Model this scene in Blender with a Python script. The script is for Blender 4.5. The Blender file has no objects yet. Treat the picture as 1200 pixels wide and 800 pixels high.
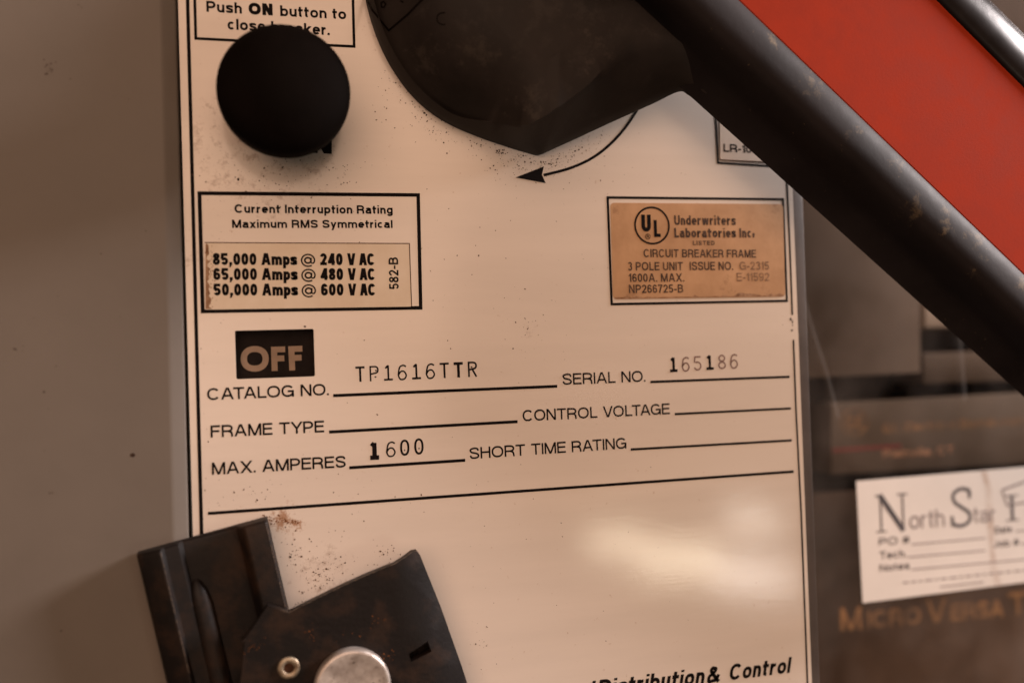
import bpy, bmesh, math, random
from mathutils import Matrix, Vector

S = bpy.context.scene
COL = S.collection
R = math.radians
MM = 0.001
random.seed(7)

# ------------------------------------------------------------------ camera
# The faceplate lies in the plane w = 0; u runs right, v up, w out of the plate, all in mm.
YAW, PITCH, ROLL, DIST, FPX = R(14.6), R(-1.15), R(1.96), 300.0, 1100.0
cy, sy, cp, sp, cr, sr = math.cos(YAW), math.sin(YAW), math.cos(PITCH), math.sin(PITCH), math.cos(ROLL), math.sin(ROLL)
RC = (Matrix(((cr, -sr, 0), (sr, cr, 0), (0, 0, 1))) @ Matrix(((1, 0, 0), (0, cp, -sp), (0, sp, cp)))
      @ Matrix(((cy, 0, sy), (0, 1, 0), (-sy, 0, cy))))
RT = RC.transposed()
EYE = RT @ Vector((0, 0, DIST))

def W(u, v, w=0.0):                       # mm on the plate -> metres in the world (plate upright, facing -Y)
    return Vector((u * MM, -w * MM, v * MM))

def at(px, py, w=0.0):                    # survey point of the photograph -> mm on the plane at height w
    d = RT @ Vector(((px - 600) / FPX, -(py - 400) / FPX, -1.0))
    k = (w - EYE.z) / d.z
    return Vector((EYE.x + d.x * k, EYE.y + d.y * k, w))

cam = bpy.data.cameras.new('camera'); camo = bpy.data.objects.new('camera', cam); COL.objects.link(camo)
B = Matrix(((1, 0, 0), (0, 0, -1), (0, 1, 0)))
camo.matrix_world = Matrix.Translation(W(*EYE)) @ (B @ RT).to_4x4()
cam.sensor_width = 36; cam.lens = FPX / 1200 * 36
cam.clip_start = 0.01; cam.clip_end = 50
cam.dof.use_dof = True; cam.dof.focus_distance = 0.296; cam.dof.aperture_fstop = 4.2
cam.dof.aperture_blades = 7
S.camera = camo

# ------------------------------------------------------------------ room light
wd = bpy.data.worlds.new('World'); S.world = wd; wd.use_nodes = True
nt = wd.node_tree; bg = nt.nodes['Background']
tc = nt.nodes.new('ShaderNodeTexCoord'); ns = nt.nodes.new('ShaderNodeTexNoise'); ns.inputs['Scale'].default_value = 1.6
ns.inputs['Detail'].default_value = 3
rp = nt.nodes.new('ShaderNodeValToRGB')
rp.color_ramp.elements[0].position = .35; rp.color_ramp.elements[0].color = (.20, .14, .10, 1)
rp.color_ramp.elements[1].position = .68; rp.color_ramp.elements[1].color = (1, .80, .62, 1)
nt.links.new(tc.outputs['Generated'], ns.inputs['Vector']); nt.links.new(ns.outputs['Fac'], rp.inputs['Fac'])
nt.links.new(rp.outputs['Color'], bg.inputs['Color']); bg.inputs['Strength'].default_value = 0.07

def lamp(name, pos, target, size, watts, col, size_y=None):
    l = bpy.data.lights.new(name, 'AREA'); l.energy = watts; l.color = col
    l.shape = 'RECTANGLE'; l.size = size; l.size_y = size_y or size
    o = bpy.data.objects.new(name, l); COL.objects.link(o)
    o.location = W(*pos); d = W(*target) - W(*pos)
    o.rotation_euler = d.to_track_quat('-Z', 'Y').to_euler()
    return o

def mirror(px, py, dist):                 # where a lamp stands whose reflection is seen at this place of the plate
    p = at(px, py, 0); d = (p - EYE).normalized(); d.z = -d.z
    return p + d * dist

lamp('warm_lamp', (-380, 520, 1300), (0, 0, 0), 1.5, 20.5, (1, .65, .455))
lamp('window_light', (1300, 560, 215), (60, 20, 0), .36, 84, (1, .90, .88), .30)
lamp('ceiling_lamp', mirror(722, 634, 900), at(725, 634), .07, .12, (1, .84, .62), .026)
lamp('ceiling_lamp', mirror(795, 656, 900), at(795, 656), .10, .24, (1, .84, .62), .036)
lamp('ceiling_lamp', mirror(882, 608, 1000), at(882, 608), .06, .11, (1, .9, .78), .03)
lamp('ceiling_lamp', mirror(882, 675, 1000), at(882, 675), .10, .22, (1, .88, .78), .035)

S.view_settings.view_transform = 'Standard'; S.view_settings.look = 'None'
S.view_settings.exposure = 0.0; S.view_settings.gamma = 1.0
S.cycles.use_denoising = True
S.cycles.max_bounces = 8

# ------------------------------------------------------------------ materials
def mat(name, col, rough=.5, metal=0.0, var=.12, vscale=60, bump=0.0, bscale=900, spec=.5, col2=None, stretch=None, coat=0.0,
        t0=.35, t1=.65):
    m = bpy.data.materials.new(name); m.use_nodes = True; n = m.node_tree.nodes; L = m.node_tree.links
    p = n['Principled BSDF']; p.inputs['Roughness'].default_value = rough; p.inputs['Metallic'].default_value = metal
    p.inputs['Specular IOR Level'].default_value = spec; p.inputs['Coat Weight'].default_value = coat
    t = n.new('ShaderNodeTexCoord'); mp = n.new('ShaderNodeMapping'); L.new(t.outputs['Object'], mp.inputs['Vector'])
    if stretch: mp.inputs['Scale'].default_value = stretch
    z = n.new('ShaderNodeTexNoise'); z.inputs['Scale'].default_value = vscale; z.inputs['Detail'].default_value = 6
    z.inputs['Roughness'].default_value = .62
    L.new(mp.outputs['Vector'], z.inputs['Vector'])
    r = n.new('ShaderNodeValToRGB'); L.new(z.outputs['Fac'], r.inputs['Fac'])
    a = col2 or tuple(c * (1 - var) for c in col); b = col if col2 else tuple(min(1, c * (1 + var)) for c in col)
    r.color_ramp.elements[0].position = t0; r.color_ramp.elements[0].color = (*a, 1)
    r.color_ramp.elements[1].position = t1; r.color_ramp.elements[1].color = (*b, 1)
    L.new(r.outputs['Color'], p.inputs['Base Color'])
    # uneven gloss
    q = n.new('ShaderNodeMapRange'); L.new(z.outputs['Fac'], q.inputs['Value'])
    q.inputs['From Min'].default_value = .3; q.inputs['From Max'].default_value = .7
    q.inputs['To Min'].default_value = rough * .88; q.inputs['To Max'].default_value = min(1, rough * 1.12)
    L.new(q.outputs['Result'], p.inputs['Roughness'])
    if bump:
        z2 = n.new('ShaderNodeTexNoise'); z2.inputs['Scale'].default_value = bscale; z2.inputs['Detail'].default_value = 4
        L.new(mp.outputs['Vector'], z2.inputs['Vector'])
        bp = n.new('ShaderNodeBump'); bp.inputs['Strength'].default_value = bump; bp.inputs['Distance'].default_value = .0002
        L.new(z2.outputs['Fac'], bp.inputs['Height']); L.new(bp.outputs['Normal'], p.inputs['Normal'])
    return m

M = {
 'plate':  mat('cream_vinyl', (.64, .56, .495), .135, var=.05, vscale=22, bump=.06, bscale=500, stretch=(.25, 1, 2.0), spec=.45),
 'ink':    mat('black_ink', (.006, .004, .004), .7, var=.3, vscale=900, spec=.06),
 'faint':  mat('faded_ink', (.14, .085, .06), .6, var=.5, vscale=700, spec=.2),
 'typed':  mat('typed_ink', (.010, .007, .007), .8, var=.4, vscale=1500, spec=.05),
 'typed2': mat('weak_typed_ink', (.17, .10, .085), .6, var=.35, vscale=1500, spec=.2),
 'grey':   mat('grey_enamel', (.120, .098, .080), .58, var=.12, vscale=9, bump=.12, bscale=500, spec=.35),
 'case':   mat('grey_moulding', (.065, .05, .043), .5, var=.12, vscale=90, bump=.2, bscale=400, spec=.3),
 'black':  mat('black_moulding', (.004, .0027, .0022), .7, var=.2, vscale=80, bump=.10, bscale=500, spec=.02),
 'hub':    mat('dark_handle_moulding', (.017, .0125, .0105), .62, var=.28, vscale=45, bump=.25, bscale=500, spec=.14),
 'lever':  mat('worn_handle_moulding', (.016, .0125, .0125), .62, col2=(.011, .0085, .0085), vscale=40, bump=.22, bscale=420, spec=.05),
 'polish': mat('rubbed_handle_moulding', (.018, .015, .015), .24, col2=(.012, .010, .010), vscale=60, bump=.12, bscale=300, spec=.09, stretch=(1, 1, 1)),
 'wear':   mat('scuffed_tan', (.17, .12, .07), .75, var=.3, vscale=400, spec=.2),
 'red':    mat('red_insert', (.245, .023, .008), .65, var=.06, vscale=120, bump=.08, bscale=1200, spec=.02),
 'steel':  mat('blackened_steel', (.034, .017, .0095), .5, 0, col2=(.0075, .0055, .005), vscale=85, t0=.48, t1=.78, bump=.35, bscale=700, spec=.16),
 'edge':   mat('bare_worn_edge', (.11, .08, .06), .5, var=.4, vscale=500, spec=.3),
 'rust':   mat('rust', (.16, .055, .016), .85, var=.5, vscale=600, spec=.1),
 'silver': mat('aluminium_rivet', (.56, .50, .46), .45, .6, col2=(.30, .25, .22), vscale=140, bump=.3, bscale=500),
 'brass':  mat('worn_eyelet', (.40, .33, .24), .5, .7, col2=(.16, .11, .07), vscale=420, bump=.3, bscale=900),
 'rating': mat('aged_label', (.66, .56, .45), .5, col2=(.59, .48, .365), vscale=60, bump=.1, bscale=700, spec=.35),
 'tan':    mat('tan_label', (.47, .275, .145), .6, col2=(.36, .20, .098), vscale=75, bump=.15, bscale=900, spec=.3),
 'cream':  mat('pale_label', (.62, .49, .39), .5, var=.05, vscale=60, spec=.3),
 'glue':   mat('brown_glue_edge', (.16, .075, .035), .7, col2=(.36, .22, .13), vscale=500, spec=.2),
 'flag':   mat('indicator_black', (.010, .007, .006), .6, var=.3, vscale=200, spec=.06),
 'flagtx': mat('indicator_tan', (.25, .175, .125), .6, var=.10, vscale=200, spec=.2),
 'speck':  mat('dust_specks', (.06, .026, .014), .9, var=.5, vscale=500, spec=.1),
 'soot':   mat('dark_specks', (.035, .02, .014), .9, var=.5, vscale=500, spec=.1),
 'scuff':  mat('pale_scuffs', (.40, .33, .27), .8, var=.3, vscale=500, spec=.1),
 'recess': mat('dark_recess', (.05, .036, .028), .9, col2=(.03, .022, .018), vscale=14, spec=.03),
 'module': mat('brown_module', (.075, .050, .036), .55, col2=(.042, .029, .022), vscale=16, spec=.10),
 'panel':  mat('brown_grey_panel', (.105, .080, .064), .55, col2=(.078, .06, .048), vscale=14, spec=.10),
 'tag':    mat('grey_brown_plate', (.095, .075, .06), .6, var=.1, vscale=30, spec=.10),
 'orange': mat('orange_paint', (.24, .125, .05), .7, col2=(.075, .048, .031), vscale=45, spec=.2),
 'dim':    mat('tan_paint', (.32, .17, .10), .6, var=.2, vscale=60, spec=.2),
 'redbar': mat('red_paint', (.10, .014, .010), .6, var=.1, vscale=60, spec=.2),
 'card':   mat('white_card', (.47, .41, .36), .6, var=.03, vscale=40, spec=.25),
 'cardtx': mat('card_ink', (.05, .043, .045), .7, var=.2, vscale=300, spec=.1),
 'cardgr': mat('card_grey_ink', (.15, .12, .115), .7, var=.2, vscale=300, spec=.1),
 'stain':  mat('brown_tape_stain', (.34, .255, .20), .6, col2=(.44, .375, .325), vscale=120, spec=.2),
}
def grime(m, centres, tint=(.20, .105, .06), fine=260):                     # brown dirt that gathers in grainy patches at these places
    n = m.node_tree.nodes; L = m.node_tree.links; p = n['Principled BSDF']; src = p.inputs['Base Color'].links[0].from_socket
    t = n.new('ShaderNodeTexCoord'); z = n.new('ShaderNodeTexNoise'); z.inputs['Scale'].default_value = fine; z.inputs['Detail'].default_value = 8; z.inputs['Roughness'].default_value = .75
    L.new(t.outputs['Object'], z.inputs['Vector'])
    for c, r0, r1, thr, amt in centres:
        d = n.new('ShaderNodeVectorMath'); d.operation = 'DISTANCE'; L.new(t.outputs['Object'], d.inputs[0]); d.inputs[1].default_value = c
        a = n.new('ShaderNodeMapRange'); L.new(d.outputs['Value'], a.inputs['Value'])
        a.inputs['From Min'].default_value = r1; a.inputs['From Max'].default_value = r0; a.inputs['To Min'].default_value = -.16; a.inputs['To Max'].default_value = .06
        s_ = n.new('ShaderNodeMath'); s_.operation = 'ADD'; L.new(z.outputs['Fac'], s_.inputs[0]); L.new(a.outputs['Result'], s_.inputs[1])
        k = n.new('ShaderNodeMapRange'); L.new(s_.outputs[0], k.inputs['Value']); k.inputs['From Min'].default_value = thr; k.inputs['From Max'].default_value = thr + .12
        k.inputs['To Max'].default_value = amt
        mx = n.new('ShaderNodeMix'); mx.data_type = 'RGBA'; L.new(k.outputs['Result'], mx.inputs['Factor']); L.new(src, mx.inputs['A']); mx.inputs['B'].default_value = (*tint, 1)
        src = mx.outputs['Result']
    L.new(src, p.inputs['Base Color'])

# clear plastic sheet: see-through with a little haze and a glossy skin
m = bpy.data.materials.new('clear_plastic'); m.use_nodes = True; n = m.node_tree.nodes; L = m.node_tree.links; n.clear()
o_ = n.new('ShaderNodeOutputMaterial'); tr = n.new('ShaderNodeBsdfTransparent'); tr.inputs[0].default_value = (.90, .86, .82, 1)
gl = n.new('ShaderNodeBsdfGlossy'); gl.inputs['Roughness'].default_value = .18; gl.inputs['Color'].default_value = (.8, .8, .8, 1)
df = n.new('ShaderNodeBsdfDiffuse'); df.inputs['Color'].default_value = (.6, .5, .44, 1)
t = n.new('ShaderNodeTexCoord'); z = n.new('ShaderNodeTexNoise'); z.inputs['Scale'].default_value = 35
L.new(t.outputs['Object'], z.inputs['Vector'])
q = n.new('ShaderNodeMapRange'); q.inputs['From Min'].default_value = .4; q.inputs['From Max'].default_value = .75
q.inputs['To Min'].default_value = .0; q.inputs['To Max'].default_value = .028; L.new(z.outputs['Fac'], q.inputs['Value'])
mx = n.new('ShaderNodeMixShader'); L.new(q.outputs['Result'], mx.inputs[0]); L.new(tr.outputs[0], mx.inputs[1]); L.new(df.outputs[0], mx.inputs[2])
mx2 = n.new('ShaderNodeMixShader'); mx2.inputs[0].default_value = .016
L.new(mx.outputs[0], mx2.inputs[1]); L.new(gl.outputs[0], mx2.inputs[2]); L.new(mx2.outputs[0], o_.inputs['Surface'])
M['clear'] = m
m = bpy.data.materials.new('painted_glare'); m.use_nodes = True; n = m.node_tree.nodes; L = m.node_tree.links; n.clear()
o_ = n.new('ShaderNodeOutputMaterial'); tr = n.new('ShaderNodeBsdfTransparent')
df = n.new('ShaderNodeBsdfDiffuse'); df.inputs['Color'].default_value = (.6, .52, .47, 1)  # pale colour imitating a reflection in the plastic
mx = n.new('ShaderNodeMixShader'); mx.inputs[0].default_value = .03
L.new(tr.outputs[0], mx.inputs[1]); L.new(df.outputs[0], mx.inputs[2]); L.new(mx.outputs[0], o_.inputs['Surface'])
M['glare'] = m

# ------------------------------------------------------------------ object helpers
BASE = {}
def tag(o, label, cat, group=None):
    o['label'] = label; o['category'] = cat
    if group: o['group'] = group
    return o

def thing(name, label, cat, loc, group=None):
    o = bpy.data.objects.new(name, None); COL.objects.link(o); o.location = W(*loc); o.empty_display_size = .01
    BASE[o.name] = Vector(loc)
    return tag(o, label, cat, group)

class MB:                                  # collects faces in mm, links them as ONE mesh object
    def __init__(s): s.v = []; s.f = []; s.sm = []
    def face(s, pts, smooth=False):
        i = len(s.v); s.v += [tuple(p) for p in pts]; s.f.append(tuple(range(i, i + len(pts)))); s.sm.append(smooth)
    def grid(s, rows, smooth=True, close=False):
        i = len(s.v); n = len(rows[0])
        for r in rows: s.v += [tuple(p) for p in r]
        for a in range(len(rows) - 1):
            for b in range(n if close else n - 1):
                c = (b + 1) % n
                s.f.append((i + a * n + b, i + a * n + c, i + (a + 1) * n + c, i + (a + 1) * n + b)); s.sm.append(smooth)
    def prism(s, top, bot):                # matching polygons
        s.face(top); s.face(list(reversed(bot)))
        n = len(top)
        for k in range(n): s.face((top[k], bot[k], bot[(k + 1) % n], top[(k + 1) % n]))
    def slab(s, pts, w0, w1):              # outline in (u, v), between two heights
        s.prism([(p[0], p[1], w1) for p in pts], [(p[0], p[1], w0) for p in pts])
    def box(s, u0, u1, v0, v1, w0, w1): s.slab([(u0, v0), (u1, v0), (u1, v1), (u0, v1)], w0, w1)
    def build(s, name, m, parent=None, bevel=0.0, seg=2, smooth_angle=None, base=None, label=None):
        b = BASE[parent.name] if parent else Vector(base or (0, 0, 0))
        me = bpy.data.meshes.new(name)
        me.from_pydata([W(p[0] - b.x, p[1] - b.y, p[2] - b.z) for p in s.v], [], s.f)
        me.polygons.foreach_set('use_smooth', s.sm)
        bm = bmesh.new(); bm.from_mesh(me)
        bmesh.ops.remove_doubles(bm, verts=bm.verts, dist=2e-6)
        bmesh.ops.recalc_face_normals(bm, faces=bm.faces)
        if bevel:
            es = [e for e in bm.edges if len(e.link_faces) == 2 and e.calc_face_angle(0) > R(28)]
            bmesh.ops.bevel(bm, geom=es, offset=bevel * MM, segments=seg, affect='EDGES', profile=.6, clamp_overlap=True)
            for f in bm.faces: f.smooth = True
        bm.to_mesh(me); bm.free(); me.materials.append(m); me.validate()
        if bevel or smooth_angle: me.set_sharp_from_angle(angle=R(smooth_angle or 35))
        o = bpy.data.objects.new(name, me); COL.objects.link(o)
        if parent: o.parent = parent; BASE[o.name] = Vector(b)
        else: o.location = W(*b); BASE[o.name] = b
        if label: o['label'] = label
        return o
    def sheet(s, name, m, parent=None, **k):   # ink and other flat film: keep every face as laid
        b = BASE[parent.name]
        me = bpy.data.meshes.new(name)
        me.from_pydata([W(p[0] - b.x, p[1] - b.y, p[2] - b.z) for p in s.v], [], s.f)
        bm = bmesh.new(); bm.from_mesh(me)
        for f in bm.faces:
            f.normal_update()
            if f.normal.y > 0: f.normal_flip()
        bm.to_mesh(me); bm.free(); me.materials.append(m)
        o = bpy.data.objects.new(name, me); COL.objects.link(o); o.parent = parent; BASE[o.name] = Vector(b)
        if k.get('label'): o['label'] = k['label']
        return o

def lathe(mb, c, prof, n=64, du=0.0, dv=0.0):   # profile of (radius, w) round an axis out of the plate
    mb.grid([[(c[0] + r * math.cos(2 * math.pi * k / n), c[1] + r * math.sin(2 * math.pi * k / n), w) for k in range(n)]
             for r, w in prof], True, True)

# ------------------------------------------------------------------ drawn lettering (single strokes given a width)
def arc(cx, cy, rx, ry, a0, a1, n=14, e=2.25):
    out = []
    for k in range(n + 1):
        a = R(a0 + (a1 - a0) * k / n); c, s_ = math.cos(a), math.sin(a)
        out.append((cx + rx * math.copysign(abs(c) ** (2 / e), c), cy + ry * math.copysign(abs(s_) ** (2 / e), s_)))
    return out
def spl(p, n=6):
    out = []
    for i in range(len(p) - 1):
        a, b, c, d = p[max(i - 1, 0)], p[i], p[i + 1], p[min(i + 2, len(p) - 1)]
        for k in range(n):
            t = k / n
            out.append(tuple(.5 * (2 * b[j] + (c[j] - a[j]) * t + (2 * a[j] - 5 * b[j] + 4 * c[j] - d[j]) * t * t
                                   + (3 * b[j] - a[j] - 3 * c[j] + d[j]) * t ** 3) for j in (0, 1)))
    return out + [p[-1]]

WID = dict(zip('ABCDEFGHJKLMNOPQRSTUVWXYZ', (.92, .80, .90, .86, .74, .69, .93, .82, .64, .86, .65, .98, .82, .97, .77, .97, .85, .80,
     .80, .80, .88, 1.28, .88, .90, .78)))
WID.update(dict(zip('abcdefghkmnopqrstuvwxyz', (.66, .68, .63, .68, .68, .38, .68, .62, .64, 1.04, .62, .69, .68, .68, .40, .61, .37, .62,
     .66, .98, .66, .66, .6))))
WID.update({c: .64 for c in '0123456789'}); WID['1'] = .36; WID['4'] = .68
WID.update({'@': 1.12, '&': .92, '-': .34, '#': .7, '/': .4, '_': .6})
NARROW = 'Iil.,:'
XH = .73
def glyph(c, w, X):
    """strokes of one character: cap height 1, ('L', points[, width]) ribbons and ('D', x0, y0, x1, y1) slanted bars"""
    h = w / 2
    if c in NARROW:
        A = w
        return {'I': [('L', [(h, 0), (h, 1)])], 'l': [('L', [(h, 0), (h, 1)])],
                'i': [('L', [(h, 0), (h, XH)]), ('L', [(h, .86), (h, 1)])],
                '.': [('L', [(h, 0), (h, w)])], ':': [('L', [(h, 0), (h, w)]), ('L', [(h, .5), (h, .5 + w)])],
                ',': [('L', [(h, 0), (h, w)]), ('D', h, 0, h - .08, -.19, w * .6)]}[c], A
    A = max(WID[c] * X, 2.1 * w); r = A - h; m = A / 2; t = 1 - h
    b = lambda x0, yb, yt, k=.5: [(x0, yt)] + arc(x0 + (r - x0) * k, (yb + yt) / 2, (r - x0) * (1 - k), (yt - yb) / 2, 90, -90, 12) + [(x0, yb)]
    E = lambda yb, yt: arc(m, (yb + yt) / 2, m - h, (yt - yb) / 2, 90, 450, 28)
    x = XH; xt = x - h
    G = {
     'A': lambda: [('D', h, 0, m - h * .3, 1), ('D', A - h, 0, m + h * .3, 1), ('L', [(.2 * A, .32), (.8 * A, .32)])],
     'B': lambda: [('L', [(h, 0), (h, 1)]), ('L', b(h, h, .53)), ('L', [(p[0] * .95, p[1]) for p in b(h, .53, t)])],
     'C': lambda: [('L', arc(m, .5, m - h, .5 - h, 38, 322, 28))],
     'D': lambda: [('L', [(h, 0), (h, 1)]), ('L', b(h, h, t, .35))],
     'E': lambda: [('L', [(h, 0), (h, 1)]), ('L', [(h, h), (A, h)]), ('L', [(h, t), (A, t)]), ('L', [(h, .53), (A * .94, .53)])],
     'F': lambda: [('L', [(h, 0), (h, 1)]), ('L', [(h, t), (A, t)]), ('L', [(h, .51), (A * .92, .51)])],
     'G': lambda: [('L', arc(m, .5, m - h, .5 - h, 38, 345, 28)), ('L', [(m, .48), (r, .48), (r, 0)])],
     'H': lambda: [('L', [(h, 0), (h, 1)]), ('L', [(r, 0), (r, 1)]), ('L', [(h, .53), (r, .53)])],
     'J': lambda: [('L', [(r, 1), (r, .3)] + arc(m, .3, m - h, .3 - h, 0, -180, 12))],
     'K': lambda: [('L', [(h, 0), (h, 1)]), ('D', h, .32, A - h, 1), ('D', .36 * A, .5, A - h, 0)],
     'L': lambda: [('L', [(h, 0), (h, 1)]), ('L', [(h, h), (A, h)])],
     'M': lambda: [('L', [(h, 0), (h, 1)]), ('L', [(r, 0), (r, 1)]), ('D', h * 1.2, 1, m, 0), ('D', A - h * 1.2, 1, m, 0)],
     'N': lambda: [('L', [(h, 0), (h, 1)]), ('L', [(r, 0), (r, 1)]), ('D', h * 1.15, 1, A - h * 1.15, 0)],
     'O': lambda: [('L', E(h, t))],
     'P': lambda: [('L', [(h, 0), (h, 1)]), ('L', b(h, .44, t))],
     'Q': lambda: [('L', E(h, t)), ('D', .6 * A, .25, A - h, -.04)],
     'R': lambda: [('L', [(h, 0), (h, 1)]), ('L', [(p[0] * .96, p[1]) for p in b(h, .47, t)]), ('L', spl([(.55 * A, .47), (.82 * A, .36), (r - h * .3, .12), (r, 0)]))],
     'S': lambda: [('L', spl([(r - h * .2, .70), (A * .80, t - .05), (m, t), (.2 * A, t - .06), (h * 1.1, .74), (.22 * A, .58), (m, .51), (.80 * A, .42), (r, .26), (.8 * A, h + .05), (m, h), (.2 * A, h + .05), (h, .31)]))],
     'T': lambda: [('L', [(m, 0), (m, 1)]), ('L', [(0, t), (A, t)])],
     'U': lambda: [('L', [(h, 1), (h, .34)] + arc(m, .34, m - h, .34 - h, 180, 360, 16) + [(r, 1)])],
     'V': lambda: [('D', h, 1, m - h * .3, 0), ('D', A - h, 1, m + h * .3, 0)],
     'W': lambda: [('D', h, 1, .28 * A, 0), ('D', m, 1, .28 * A, 0), ('D', m, 1, .72 * A, 0), ('D', A - h, 1, .72 * A, 0)],
     'X': lambda: [('D', h, 0, A - h, 1), ('D', h, 1, A - h, 0)],
     'Y': lambda: [('D', h, 1, m, .42), ('D', A - h, 1, m, .42), ('L', [(m, 0), (m, .46)])],
     'Z': lambda: [('L', [(0, t), (A, t)]), ('L', [(0, h), (A, h)]), ('D', h * 1.3, h, A - h * 1.3, t)],
     'a': lambda: [('L', [(h * 1.2, .53)] + arc(m, .53, m - h * 1.3, xt - .53, 170, 0, 12) + [(r - .02, .1), (A, h * .8)]),
                   ('L', spl([(r, .42), (m, .40), (.2 * A, .34), (h, .2), (.24 * A, h + .02), (m, h), (.8 * A, .14), (r, .26)]))],
     'b': lambda: [('L', [(h, 0), (h, 1)]), ('L', E(h, xt))],
     'c': lambda: [('L', arc(m, x / 2, m - h, x / 2 - h, 45, 315, 22))],
     'd': lambda: [('L', [(r, 0), (r, 1)]), ('L', E(h, xt))],
     'e': lambda: [('L', [(h, .37), (r, .37)] + arc(m, x / 2, m - h, x / 2 - h, 5, 318, 24)[0:])],
     'f': lambda: [('L', [(.5 * A, 0), (.5 * A, .75)] + arc(.5 * A + .17 * X, .78, .17 * X, .22 - h, 180, 95, 6)), ('L', [(0, x - h), (A, x - h)])],
     'g': lambda: [('L', E(h, xt)), ('L', [(r, x), (r, 0)] + arc(m, 0, m - h, .27 - h, 0, -160, 12))],
     'h': lambda: [('L', [(h, 0), (h, 1)]), ('L', [(h, .35)] + arc(m, xt - .24, m - h, .24, 180, 0, 14) + [(r, 0)])],
     'k': lambda: [('L', [(h, 0), (h, 1)]), ('D', h, .22, A - h, x), ('D', .4 * A, .42, A - h, 0)],
     'm': lambda: [('L', [(h, 0), (h, x)]), ('L', [(h, .35)] + arc((h + m) / 2, xt - .2, (m - h) / 2, .2, 180, 0, 12) + [(m, 0)]),
                   ('L', [(m, .35)] + arc((r + m) / 2, xt - .2, (m - h) / 2, .2, 180, 0, 12) + [(r, 0)])],
     'n': lambda: [('L', [(h, 0), (h, x)]), ('L', [(h, .35)] + arc(m, xt - .24, m - h, .24, 180, 0, 14) + [(r, 0)])],
     'o': lambda: [('L', E(h, xt))],
     'p': lambda: [('L', [(h, -.27), (h, x)]), ('L', E(h, xt))],
     'q': lambda: [('L', [(r, -.27), (r, x)]), ('L', E(h, xt))],
     'r': lambda: [('L', [(h, 0), (h, x)]), ('L', [(h, .36)] + arc(A, xt - .28, A - h, .28, 180, 95, 8))],
     's': lambda: [('L', spl([(r - h * .2, .50), (.8 * A, xt - .03), (m, xt), (.2 * A, xt - .04), (h * 1.1, .53), (.24 * A, .42), (m, .37), (.8 * A, .30), (r, .19), (.8 * A, h + .03), (m, h), (.2 * A, h + .03), (h, .22)]))],
     't': lambda: [('L', [(.42 * A, .94), (.42 * A, .16)] + arc(.42 * A + .13, .16, .13, .16 - h, 180, 275, 6)), ('L', [(0, x - h), (A, x - h)])],
     'u': lambda: [('L', [(r, 0), (r, x)]), ('L', [(h, x)] + arc(m, h + .24, m - h, .24, 180, 360, 14) + [(r, .4)])],
     'v': lambda: [('D', h, x, m - h * .3, 0), ('D', A - h, x, m + h * .3, 0)],
     'w': lambda: [('D', h, x, .28 * A, 0), ('D', m, x, .28 * A, 0), ('D', m, x, .72 * A, 0), ('D', A - h, x, .72 * A, 0)],
     'x': lambda: [('D', h, 0, A - h, x), ('D', h, x, A - h, 0)],
     'y': lambda: [('D', h, x, m, 0), ('D', A - h, x, .28 * A, -.27)],
     'z': lambda: [('L', [(0, xt), (A, xt)]), ('L', [(0, h), (A, h)]), ('D', h * 1.3, h, A - h * 1.3, xt)],
     '0': lambda: [('L', E(h, t))],
     '1': lambda: [('L', [(r, 0), (r, 1)]), ('D', h * .8, .70, r, .92, w * .8)],
     '2': lambda: [('L', arc(m, .68, m - h, t - .68, 175, -28, 14, 2) + [(h * 1.6, h * 1.4)]), ('L', [(0, h), (A, h)])],
     '3': lambda: [('L', arc(m, .73, m - h * 1.15, t - .73, 160, -90, 14, 2)), ('L', arc(m, .27 + h * .2, m - h, .52 - .27 - h * .2, 90, -160, 14, 2))],
     '4': lambda: [('L', [(.72 * A, 0), (.72 * A, 1)]), ('L', [(0, .26), (A, .26)]), ('D', h * .9, .26, .68 * A, 1)],
     '5': lambda: [('L', [(A * .93, t), (.22 * A, t), (.14 * A, .50)]), ('L', [(.14 * A, .52)] + arc(m, .325, m - h, .325 - h, 130, -160, 18, 2.1))],
     '6': lambda: [('L', arc(m, .32, m - h, .32 - h, 90, 450, 24)), ('L', [(h, .34)] + arc(m, .55, m - h, t - .55, 178, 28, 14))],
     '7': lambda: [('L', [(0, t), (A, t)]), ('L', spl([(r, t), (.55 * A, .5), (.34 * A, 0)]))],
     '8': lambda: [('L', arc(m, .27 + h * .2, m - h, .27 - h * .8, 90, 450, 22)), ('L', arc(m, .745, (m - h) * .92, t - .745, 90, 450, 22))],
     '9': lambda: [('L', arc(m, .68, m - h, t - .68, 90, 450, 24)), ('L', [(r, .66)] + arc(m, .45, m - h, .45 - h, -2, -152, 14))],
     '@': lambda: [('L', arc(m, .42, m - h * .7, .60 - h * .7, -55, -322, 30, 2), w * .62), ('L', arc(m * .98, .42, m * .42, .24, 0, 360, 20, 2), w * .72),
                   ('L', [(m * 1.43, .66), (m * 1.36, .26)] + arc(m * 1.6, .38, m * .26, .2, -140, 0, 8, 2) + arc(m, .42, m - h * .7, .60 - h * .7, 2, 40, 6, 2), w * .62)],
     '&': lambda: [('L', spl([(A, .02), (.3 * A, .68), (.32 * A, .9), (.47 * A, t), (.62 * A, .84), (.54 * A, .66), (.18 * A, .42), (h, .24), (.2 * A, .08), (.45 * A, h), (.75 * A, .16), (.92 * A, .48)]))],
     '-': lambda: [('L', [(0, .38), (A, .38)])],
     '#': lambda: [('D', .2 * A, 0, .4 * A, 1), ('D', .6 * A, 0, .8 * A, 1), ('L', [(0, .33), (A, .33)]), ('L', [(0, .67), (A, .67)])],
     '/': lambda: [('D', h, 0, A - h, 1)],
     '_': lambda: [('L', [(0, 0), (A, 0)])],
    }
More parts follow.
